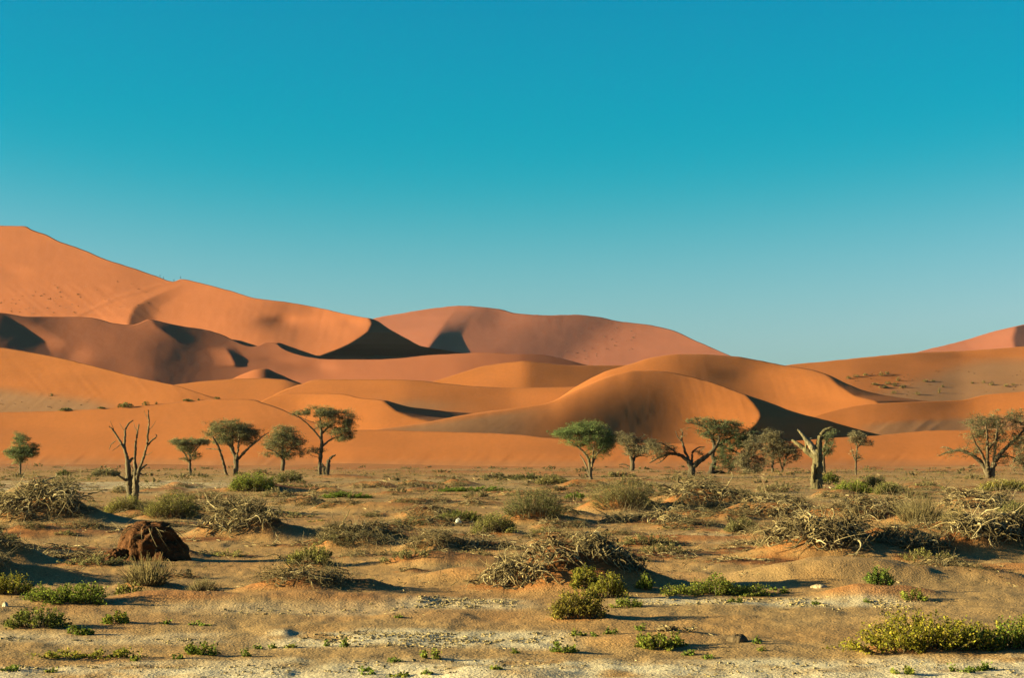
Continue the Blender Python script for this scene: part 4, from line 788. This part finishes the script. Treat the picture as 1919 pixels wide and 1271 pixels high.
tree('dead_tree', 'thick dead tree trunk forking into two bleached bare limbs', (1530, 914),
     [[(1530, 914, 12.5), (1531, 894, 11), (1532, 870, 10), (1532, 850, 10), (1533, 842, 8), (1535, 826, 6), (1537, 813, 4.6), (1543, 804, 3.6), (1552, 799, 3), (1562, 797, 1.6)], [(1530, 852, 7), (1516, 843, 5.6), (1503, 832, 4.2), (1491, 823, 3), (1487, 820, 1.6)],
      [(1530, 848, 6.5, 0, PALE), (1521, 831, 6), (1511, 819, 4.6), (1502, 808, 3.2), (1495, 800, 1.6)], [(1513, 820, 3, 0, PALE), (1520, 817, 2.6), (1523, 818, 1.2)], [(1511, 840, 2.6), (1511, 828, 2.4), (1511, 820, 1.4)], [(1537, 822, 3), (1542, 814, 2.4), (1545, 812, 1)], [(1524, 914, 5), (1523, 890, 4.4), (1524, 866, 3)]],
     [], seed=15, bark=(.15, .115, .06))
tree('sparse_tree', 'small bushy tree half hidden behind the thick dead tree', (1546, 887), [[(1545, 887, 2.8), (1543, 860, 2.4), (1545, 836, 1.6), (1552, 815, .7)], [(1544, 856, 1.4), (1553, 842, 1), (1560, 832, .5)]],
     [(1551, 823, 12, 11, .8), (1546, 844, 12, 10, .8), (1556, 809, 10, 7, .6), (1556, 840, 9, 9, .7)], seed=16, subr=6, leaf=(.075, .078, .03))
tree('sparse_tree', 'thin leafless-looking tree with drooping right branch, right of the thick dead tree', (1604, 892), [[(1604, 892, 2), (1604, 862, 1.7), (1606, 838, 1.3), (1600, 812, .6)], [(1606, 840, 1.2), (1616, 829, .9), (1630, 830, .6), (1638, 838, .4)], [(1604, 866, 1), (1597, 848, .8), (1595, 838, .4)]],
     [(1607, 822, 16, 11, .6), (1622, 830, 14, 5, .5), (1598, 814, 7, 9, .3), (1600, 850, 9, 6, .35), (1610, 858, 8, 6, .25)], seed=17, subr=5.5, leaf=TREE_O, twigs=1.3, dens=1.15)
tree('spreading_tree', 'large spreading many-stemmed tree at the right with a low bare left limb', (1856, 899),
     [[(1857, 899, 7), (1859, 880, 6), (1868, 860, 4.6), (1886, 840, 3.4), (1906, 822, 2.4), (1926, 800, 1.2)], [(1853, 898, 5.5), (1848, 872, 4), (1845, 842, 3), (1842, 816, 2), (1835, 795, 1)], [(1852, 892, 5), (1840, 868, 4), (1821, 852, 3), (1801, 845, 2.4), (1781, 848, 1.7), (1765, 856, .8)], [(1850, 882, 3), (1836, 852, 2.2), (1820, 830, 1.3), (1812, 815, .7)], [(1862, 870, 3), (1865, 842, 2.4), (1871, 808, 1.2)], [(1872, 858, 2), (1892, 856, 1.5), (1908, 862, .8)], [(1790, 846, 1.4), (1776, 838, 1), (1766, 842, .5)], [(1846, 848, 1.6), (1860, 825, 1.2), (1862, 790, .6)]],
     [(1848, 795, 36, 16, .7), (1880, 788, 34, 15, .75), (1911, 790, 26, 20, .75), (1828, 815, 26, 15, .5), (1872, 818, 42, 18, .55), (1846, 845, 32, 14, .4), (1902, 830, 28, 17, .55), (1780, 850, 18, 9, .4), (1886, 862, 22, 12, .45), (1812, 848, 24, 10, .3)], seed=18, subr=7.5, leaf=(.070, .064, .026), twigs=1.5, deep=.5)
tree('spreading_tree', 'tree cut off by the right edge of the picture', (1924, 894), [[(1924, 894, 4.5), (1919, 872, 3.4), (1907, 862, 2), (1898, 868, 1)], [(1924, 888, 3.4), (1928, 850, 2.4), (1936, 815, 1.2)]], [(1914, 858, 18, 14, .7), (1930, 828, 28, 22, .9), (1908, 876, 14, 9, .5)], seed=19, subr=7, leaf=TREE_O, twigs=1.4)

# ------------------------------------------------------------------ earth mound, crust, litter
M_EARTH, nt, b = new_mat('crusted_earth')
attr_mul(nt, b, [(3.5, .6, 1.3, (1, 1, 1), 5), (22, .75, 1.2, (1, 1, 1), 4)]); add_bump(nt, b, [(5, .9, .12, (1, 1, 1), 6), (28, .7, .025, (1, 1, 1), 4)])
def earth_mound():
    y = 1054; s = 1 / px_m(y); Y = ground_Y(y); X = (266 - CX) / F * Y
    root = empty('earth_mound', (X, Y + .45, float(gz(X, Y + .45)))); tag(root, 'dark brown crusted earth mound with a lit left side, near the left edge', 'mound')
    def lump(name, cx, w, h, dy, sd, lean, par):
        n, m = 64, 40; th = np.linspace(0, 2 * np.pi, n, endpoint=False); ph = np.linspace(0, np.pi * .5, m)
        T, Pp = np.meshgrid(th, ph); cp = np.cos(Pp) ** .62; sp = np.sin(Pp)
        nz = fbm(np.cos(T) * 1.4 + 5 + sd, np.sin(T) * 1.4 + Pp * 1.6, 300 + sd, 4); nz2 = fbm(np.cos(T) * 6 + sd, np.sin(T) * 6 + Pp * 7, 310 + sd, 3)
        rr = 1 + .30 * nz + .16 * nz2
        x = cx + (w / 2) * rr * cp * np.cos(T) + lean * sp * w; yv = dy + (w * .42) * rr * cp * np.sin(T); z = -.12 + (h + .12) * sp * (1 + .12 * nz + .09 * nz2)
        v = np.stack([x, yv, z], -1).reshape(-1, 3); a = np.arange((m - 1) * n); r_, c_ = a // n, a % n; c2 = (c_ + 1) % n
        f = np.stack([r_ * n + c_, r_ * n + c2, (r_ + 1) * n + c2, (r_ + 1) * n + c_], -1)
        col = np.array((.115, .044, .017)) * (1 + .35 * nz2.reshape(-1, 1)) ; col = col * (1 - .3 * sstep(.2, .6, nz).reshape(-1, 1))
        return mesh_obj(name, v, f, M_EARTH, par, True, col)
    lump('crust', .05, 122 * s, 68 * s, 0, 1, .02, root); lump('shoulder', -.36, 54 * s, 58 * s, .2, 2, .10, root); lump('foot', -.55, 56 * s, 22 * s, -.25, 3, 0, root); lump('toe', .55, 70 * s, 36 * s, -.05, 4, -.05, root)
    r = np.random.default_rng(77); g = Geo(); org = np.array(root.location)
    n = 60; t = np.linspace(0, 1, 8); a0 = r.uniform(0, 6.28, n); B = np.stack([.45 * np.cos(a0) * r.random(n) + .1, .3 * np.sin(a0) * r.random(n), .62 + .08 * r.random(n)], -1)
    d = np.stack([np.cos(a0), np.sin(a0) - .4, .3 * r.random(n)], -1); L = r.uniform(.15, .6, (n, 1, 1))
    P = B[:, None] + d[:, None] * L * t[None, :, None] + r.normal(size=(n, 1, 3)) * .15 * (t ** 2)[None, :, None]; P[:, :, 2] -= .75 * (t ** 2)[None] * L[:, :, 0]
    v, f = tubes(P, np.linspace(.006, .002, 8)[None] * np.ones((n, 1)), 4); g.add(v, f, np.repeat(np.array(WOODC)[r.integers(0, 4, n)] * .8, 32, axis=0))
    tag(g.obj('dry_roots', M_WOOD, root, True), kind='stuff')
earth_mound()

def scatter_rows(r, n, y0, y1, x0=-60, x1=1980):
    y = r.uniform(y0, y1, n); Y = ground_Y(y); x = r.uniform(x0, x1, n); return (x - CX) / F * Y, Y, 1 / px_m(y)
def crust_flakes():
    r = np.random.default_rng(5); g = Geo()
    for (n, y0, y1, x0, x1) in [(900, 1183, 1216, 620, 1010), (330, 1184, 1206, 560, 900), (520, 1121, 1137, 780, 970), (700, 1122, 1136, 1210, 1600), (420, 1126, 1140, 1560, 1760), (900, 1240, 1271, 560, 1919), (500, 1250, 1271, -20, 640), (300, 1195, 1204, -20, 400), (260, 1130, 1150, 420, 760), (160, 1186, 1200, 900, 1100)]:
        X, Y, s = scatter_rows(r, n, y0, y1, x0, x1); k = 6; a = np.arange(k) * 2 * np.pi / k
        keep = fbm(X / .5, Y / .9, 88, 3) > -.12; X, Y, s = X[keep], Y[keep], s[keep]; n = len(X)
        sz = (.6 + 4.2 * r.random(n) ** 2.6) * s; rr = sz[:, None] * r.uniform(.55, 1.1, (n, k))
        tilt = r.normal(size=(n, 2)) * .16; zc = gz(X, Y) + .006
        px_, py_ = rr * np.cos(a), 1.5 * rr * np.sin(a); hz = tilt[:, :1] * px_ + tilt[:, 1:] * py_
        th = (sz * r.uniform(.08, .3, n))[:, None]
        top = np.stack([X[:, None] + px_, Y[:, None] + py_, zc[:, None] + hz + th], -1); bot = np.stack([X[:, None] + px_ * 1.05, Y[:, None] + py_ * 1.05, zc[:, None] + hz - .01], -1)
        v = np.concatenate([top, bot], 1).reshape(-1, 3); i = np.arange(n)[:, None] * 2 * k
        col = np.repeat(np.array((.37, .265, .135)) * r.uniform(.65, 1.15, (n, 1)), 2 * k, axis=0)
        g.add(v, (i + np.arange(k)[None]), col); n0 = g.n - len(v)
        c = np.arange(k); c2 = (c + 1) % k; sd = np.stack([c2, c, c + k, c2 + k], -1); q = (i[:, :, None] + sd[None]).reshape(-1, 4)
        g.f.setdefault(4, []).append(q + n0)
    tag(g.obj('clay_crust', M_EARTH), 'curled flakes of pale clay crust on the foreground flats', 'clay crust', kind='stuff')
crust_flakes()
def litter():
    r = np.random.default_rng(6); g = Geo()
    for n, y0, y1, ln in [(3600, 892, 1010, 9), (2600, 1000, 1110, 11), (600, 1110, 1265, 8)]:
        X, Y, s = scatter_rows(r, n, y0, y1); keep = fbm(X / 2.2, Y / 4, 66, 3) > -.05; X, Y, s = X[keep], Y[keep], s[keep]; n = len(X)
        a = r.uniform(0, 6.28, n); L = r.uniform(.3, 1.3, n) * ln * s; t = np.linspace(-.5, .5, 4); cv = r.normal(size=n) * .35
        P = np.stack([X[:, None] + L[:, None] * (np.cos(a)[:, None] * t + np.sin(a)[:, None] * cv[:, None] * t * t), Y[:, None] + L[:, None] * (np.sin(a)[:, None] * t - np.cos(a)[:, None] * cv[:, None] * t * t), np.zeros((n, 4))], -1)
        P[..., 2] = gz(P[..., 0], P[..., 1]) + (.5 * s)[:, None] + np.abs(r.normal(size=(n, 1))) * (t + .5)[None] * L[:, None] * .3
        v, f = tubes(P, (s * r.uniform(.35, .95, n))[:, None] * np.array((.8, 1, .9, .5))[None], 3); g.add(v, f, np.repeat(np.array(WOODC)[r.integers(0, 4, n)] * r.uniform(.6, 1.15, (n, 1)), 12, axis=0))
    tag(g.obj('stick_litter', M_WOOD), 'short dead sticks littered over the sandy pan', 'sticks', kind='stuff')
    g = Geo()
    for n, y0, y1 in [(1500, 885, 1000), (3500, 1000, 1150), (4500, 1130, 1275)]:
        X, Y, s = scatter_rows(r, n, y0, y1); k = 5; a = np.arange(k) * 2 * np.pi / k; sz = s * r.uniform(.5, 1.7, n); ph = r.uniform(0, 6, n)[:, None]
        ring = np.stack([X[:, None] + sz[:, None] * np.cos(a + ph) * r.uniform(.7, 1.1, (n, k)), Y[:, None] + sz[:, None] * np.sin(a + ph), (gz(X, Y) - .2 * sz)[:, None] + 0 * a], -1)
        top = np.stack([X, Y, gz(X, Y) + sz * r.uniform(.5, 1.0, n)], -1)[:, None]
        v = np.concatenate([ring, top], 1).reshape(-1, 3); i = np.arange(n)[:, None, None] * (k + 1); c = np.arange(k); f = (i + np.stack([c, (c + 1) % k, 0 * c + k], -1)[None]).reshape(-1, 3)
        g.add(v, f, np.repeat(np.array((.24, .15, .075)) * r.uniform(.5, 1.5, (n, 1)), k + 1, axis=0))
    tag(g.obj('pebbles', M_EARTH), 'small pebbles and clods strewn over the pan', 'pebbles', kind='stuff')
litter()

def ground_cover():
    r = np.random.default_rng(8); g = Geo(); gs = Geo()
    for n, y0, y1, w0, w1 in [(1700, 881, 905, 4, 14), (1300, 900, 960, 5, 17), (800, 950, 1090, 6, 18)]:
        X, Y, s = scatter_rows(r, n, y0, y1); keep = fbm(X / 6, Y / 14, 96, 3) > -.18; X, Y, s = X[keep], Y[keep], s[keep]; n = len(X); k = 17
        w = r.uniform(w0, w1, n) * s; u = r.normal(size=(n, k, 3)); u[..., 2] = np.abs(u[..., 2]) * .55
        C = np.stack([X, Y, gz(X, Y)], -1)[:, None] + u * w[:, None, None] * .36; v, f = leaf_quads(C.reshape(-1, 3), np.repeat(np.maximum(1.5 * s, .22 * w), k), r, .4, .8)
        pal = np.array([(.21, .155, .065), (.15, .125, .05), (.27, .20, .10), (.12, .10, .045), (.17, .15, .04)]); cc = np.repeat(pal[r.integers(0, 5, n)], k, axis=0)
        g.add(v, f, np.repeat(cc * r.uniform(.6, 1.35, (n * k, 1)), 4, axis=0))
    tag(g.obj('ground_cover', M_LEAF), 'thin dry ground cover scattered over the whole pan', 'ground cover', kind='stuff')
ground_cover()

def stone(label, x, y, w, h, col, name='stone'):
    s = 1 / px_m(y); Y = ground_Y(y); X = (x - CX) / F * Y; r = np.random.default_rng(int(x))
    n, m = 18, 9; T, Pp = np.meshgrid(np.linspace(0, 2 * np.pi, n, endpoint=False), np.linspace(-.5, np.pi / 2, m)); rr = 1 + .25 * fbm(np.cos(T) * 2 + x, np.sin(T) * 2 + Pp * 2, 9, 3)
    v = np.stack([w / 2 * s * rr * np.cos(Pp) * np.cos(T), w / 2 * s * rr * np.cos(Pp) * np.sin(T), h * s * rr * np.sin(Pp)], -1).reshape(-1, 3)
    a = np.arange((m - 1) * n); r_, c_ = a // n, a % n; c2 = (c_ + 1) % n; f = np.stack([r_ * n + c_, r_ * n + c2, (r_ + 1) * n + c2, (r_ + 1) * n + c_], -1)
    o = mesh_obj(name, v, f, M_EARTH, None, True, np.broadcast_to(np.array(col), (len(v), 3))); o.location = (X, Y, float(gz(X, Y)))
    tag(o, label, 'stone')
stone('small white stone beside the low dark green bush on red sand', 859, 990, 11, 9, (.62, .58, .52))
stone('pale flat stone left of the fresh green round bush', 1535, 1103, 30, 6, (.5, .36, .22))
stone('brown rock half buried right of the stump shrub at the bottom', 1382, 1206, 40, 14, (.13, .085, .05))
stone('pale chip of stone at the far left edge below the wide spreading bush', 10, 1140, 12, 8, (.6, .5, .36))

# ------------------------------------------------------------------ tufts on the dunes
def dune_tuft(label, seed, x, y, w, h, col, group, name='dune_tuft'):
    P, s = dune_pt(seed, x, y); r = np.random.default_rng(int(x * 7 + y)); w, h = w * s, h * s
    root = empty(name, P); tag(root, label, 'tussock', group)
    n = 70; u = r.normal(size=(n, 3)); u /= np.linalg.norm(u, axis=1, keepdims=True); u[:, 2] = np.abs(u[:, 2]); u *= r.random((n, 1)) ** .35
    C = u * np.array((w / 2, w / 2.4, h)); v, f = leaf_quads(C, max(w * .2, 1.8 * s), r, .5, .5); g = Geo(); g.add(v, f, leaf_cols(n, col, r, .25)); tag(g.obj('foliage', M_LEAF, root), kind='stuff')
    k = 12; t = np.linspace(0, 1, 4); e = u[:k] * np.array((w / 2, w / 2.4, h * 1.2)); Pb = e[:, None] * t[None, :, None]; v, f = tubes(Pb, np.linspace(.35, .15, 4)[None] * s * np.ones((k, 1)), 3); g2 = Geo(); g2.add(v, f, DRYC); tag(g2.obj('stems', M_WOOD, root, True), kind='stuff')
RT = [(1590, 710, 12, 5), (1604, 707, 14, 6), (1622, 704, 12, 5), (1652, 704, 16, 7), (1662, 702, 12, 6), (1683, 714, 11, 8), (1664, 720, 14, 7), (1676, 724, 14, 7), (1692, 727, 13, 7), (1734, 716, 12, 5), (1720, 740, 12, 7), (1675, 738, 12, 6), (1760, 737, 7, 12), (1766, 726, 8, 5),
      (1843, 718, 9, 6), (1858, 722, 12, 6), (1886, 725, 12, 7), (1899, 722, 9, 4), (1822, 719, 6, 4), (1640, 722, 18, 4), (1655, 727, 20, 4), (1748, 715, 10, 3)]
LT = [(122, 769, 26, 5), (190, 766, 18, 4), (235, 762, 32, 9), (274, 759, 17, 8), (293, 758, 6, 5), (352, 752, 22, 4), (372, 751, 5, 4), (407, 747, 13, 5), (97, 742, 7, 5)]
for L, sd, what, col, grp in ((RT, 8, 'yellow grass tussock on the far right dune slope', (.24, .17, .06), 'tussocks on the far right dune'), (LT, 16, 'olive bush on the dune crest behind the left trees', (.15, .13, .045), 'bushes along the left dune crest')):
    L = sorted(L)
    for i, (x, y, w, h) in enumerate(L):
        dune_tuft('%s, number %s from the left' % (what, ['one', 'two', 'three', 'four', 'five', 'six', 'seven', 'eight', 'nine', 'ten', 'eleven', 'twelve', 'thirteen', 'fourteen', 'fifteen', 'sixteen', 'seventeen', 'eighteen', 'nineteen', 'twenty', 'twenty-one', 'twenty-two'][i]), 11 if (x, y) == (97, 742) else sd, x, y, w, h, col, grp)

def far_specks():
    r = np.random.default_rng(12); g = Geo()
    for sd, n, bx in ((3, 60, (-20, 150, 545, 588)), (3, 26, (100, 300, 528, 580)), (2, 40, (1080, 1200, 605, 670)), (2, 14, (1040, 1120, 640, 680)), (8, 50, (1590, 1720, 700, 742)), (8, 40, (1740, 1940, 690, 742)), (11, 30, (-20, 180, 735, 768))):
        for _ in range(n):
            x, y = r.uniform(bx[0], bx[1]), r.uniform(bx[2], bx[3]); P, s = dune_pt(sd, x, y); k = 7; w = r.uniform(.6, 2.0) * s
            u = r.normal(size=(k, 3)); u[:, 2] = np.abs(u[:, 2]); v, f = leaf_quads(P + u * w * .45, np.full(k, 1.1 * w), r, .6, .3); g.add(v, f, np.broadcast_to(np.array((.12, .07, .035)) * r.uniform(.6, 1.6), (len(v), 3)))
    tag(g.obj('dune_scrub', M_LEAF), 'tiny specks of scrub and stones on the dune slopes', 'scrub', kind='stuff')
far_specks()

# ------------------------------------------------------------------ hikers on the great dune
M_CLOTH, nt, b = new_mat('dark_clothing'); attr_mul(nt, b, [(6, .8, 1.2, (1, 1, 1), 2)], base=(.04, .035, .04))
def hiker(label, x, y, stride, face):
    P, s = dune_pt(3, x, y)
    k = stride
    vs = [(0, 0, .92), (0, .02 * k, 1.15), (0, .05 * k, 1.40), (0, .06 * k, 1.52), (0, .08 * k, 1.62), (0, .09 * k, 1.74), (.10, 0, .88), (.11, .20 * k, .50), (.11, .16 * k, .06), (.11, .30 * k, .03), (-.10, 0, .88), (-.11, -.08 * k, .48), (-.11, -.32 * k, .10), (-.11, -.20 * k, .03),
          (.20, .04 * k, 1.38), (.25, -.06 * k, 1.10), (.24, .06 * k, .86), (-.20, .04 * k, 1.38), (-.25, .12 * k, 1.10), (-.24, .28 * k, .95)]
    es = [(0, 1), (1, 2), (2, 3), (3, 4), (4, 5), (0, 6), (6, 7), (7, 8), (8, 9), (0, 10), (10, 11), (11, 12), (12, 13), (2, 14), (14, 15), (15, 16), (2, 17), (17, 18), (18, 19)]
    rad = [.15, .14, .17, .07, .10, .09, .10, .075, .05, .05, .10, .075, .05, .05, .08, .055, .045, .08, .055, .045]
    me = bpy.data.meshes.new('person'); me.from_pydata(vs, es, []); me.materials.append(M_CLOTH); o = bpy.data.objects.new('person', me); COL.objects.link(o)
    m = o.modifiers.new('skin', 'SKIN'); 
    for i, sv in enumerate(me.skin_vertices[0].data): sv.radius = (rad[i], rad[i]); sv.use_root = (i == 0)
    o.modifiers.new('smooth', 'SUBSURF').levels = 1; o.modifiers['smooth'].render_levels = 1
    o.location = P; o.scale = (.92, .92, .92); o.rotation_euler = (0, 0, face); tag(o, label, 'person', 'hikers on the great dune')
hiker('upper hiker in dark clothes climbing the left dune ridge', 300, 520, 1, 1.4)
hiker('hiker in dark clothes just behind the upper one on the ridge', 306, 522.2, -1, 1.5)
hiker('lone hiker in dark clothes in the saddle of the left dune', 326, 528, 1, 1.6)
hiker('lowest hiker in dark clothes at the small peak of the ridge', 338.5, 523.2, -1, 1.3)

# ------------------------------------------------------------------ air
mh = bpy.data.materials.new('haze'); mh.use_nodes = True; nt = mh.node_tree; nt.nodes.clear()
out = nnode(nt, 'ShaderNodeOutputMaterial'); pv = nnode(nt, 'ShaderNodeVolumePrincipled'); pv.inputs['Color'].default_value = (.36, .68, 1.0, 1); pv.inputs['Density'].default_value = HAZE; pv.inputs['Anisotropy'].default_value = .2
nt.links.new(pv.outputs[0], out.inputs['Volume'])
x, y0, y1, z0, z1 = 11500., -60., 15000., -3., 172.
vs = np.array([(-x, y0, z0), (x, y0, z0), (x, y1, z0), (-x, y1, z0), (-x, y0, z1), (x, y0, z1), (x, y1, z1), (-x, y1, z1)])
o = mesh_obj('haze', vs, np.array([(0, 3, 2, 1), (4, 5, 6, 7), (0, 1, 5, 4), (1, 2, 6, 5), (2, 3, 7, 6), (3, 0, 4, 7)]), mh)
tag(o, kind='stuff'); o['label'] = 'thin bluish haze over the whole desert'
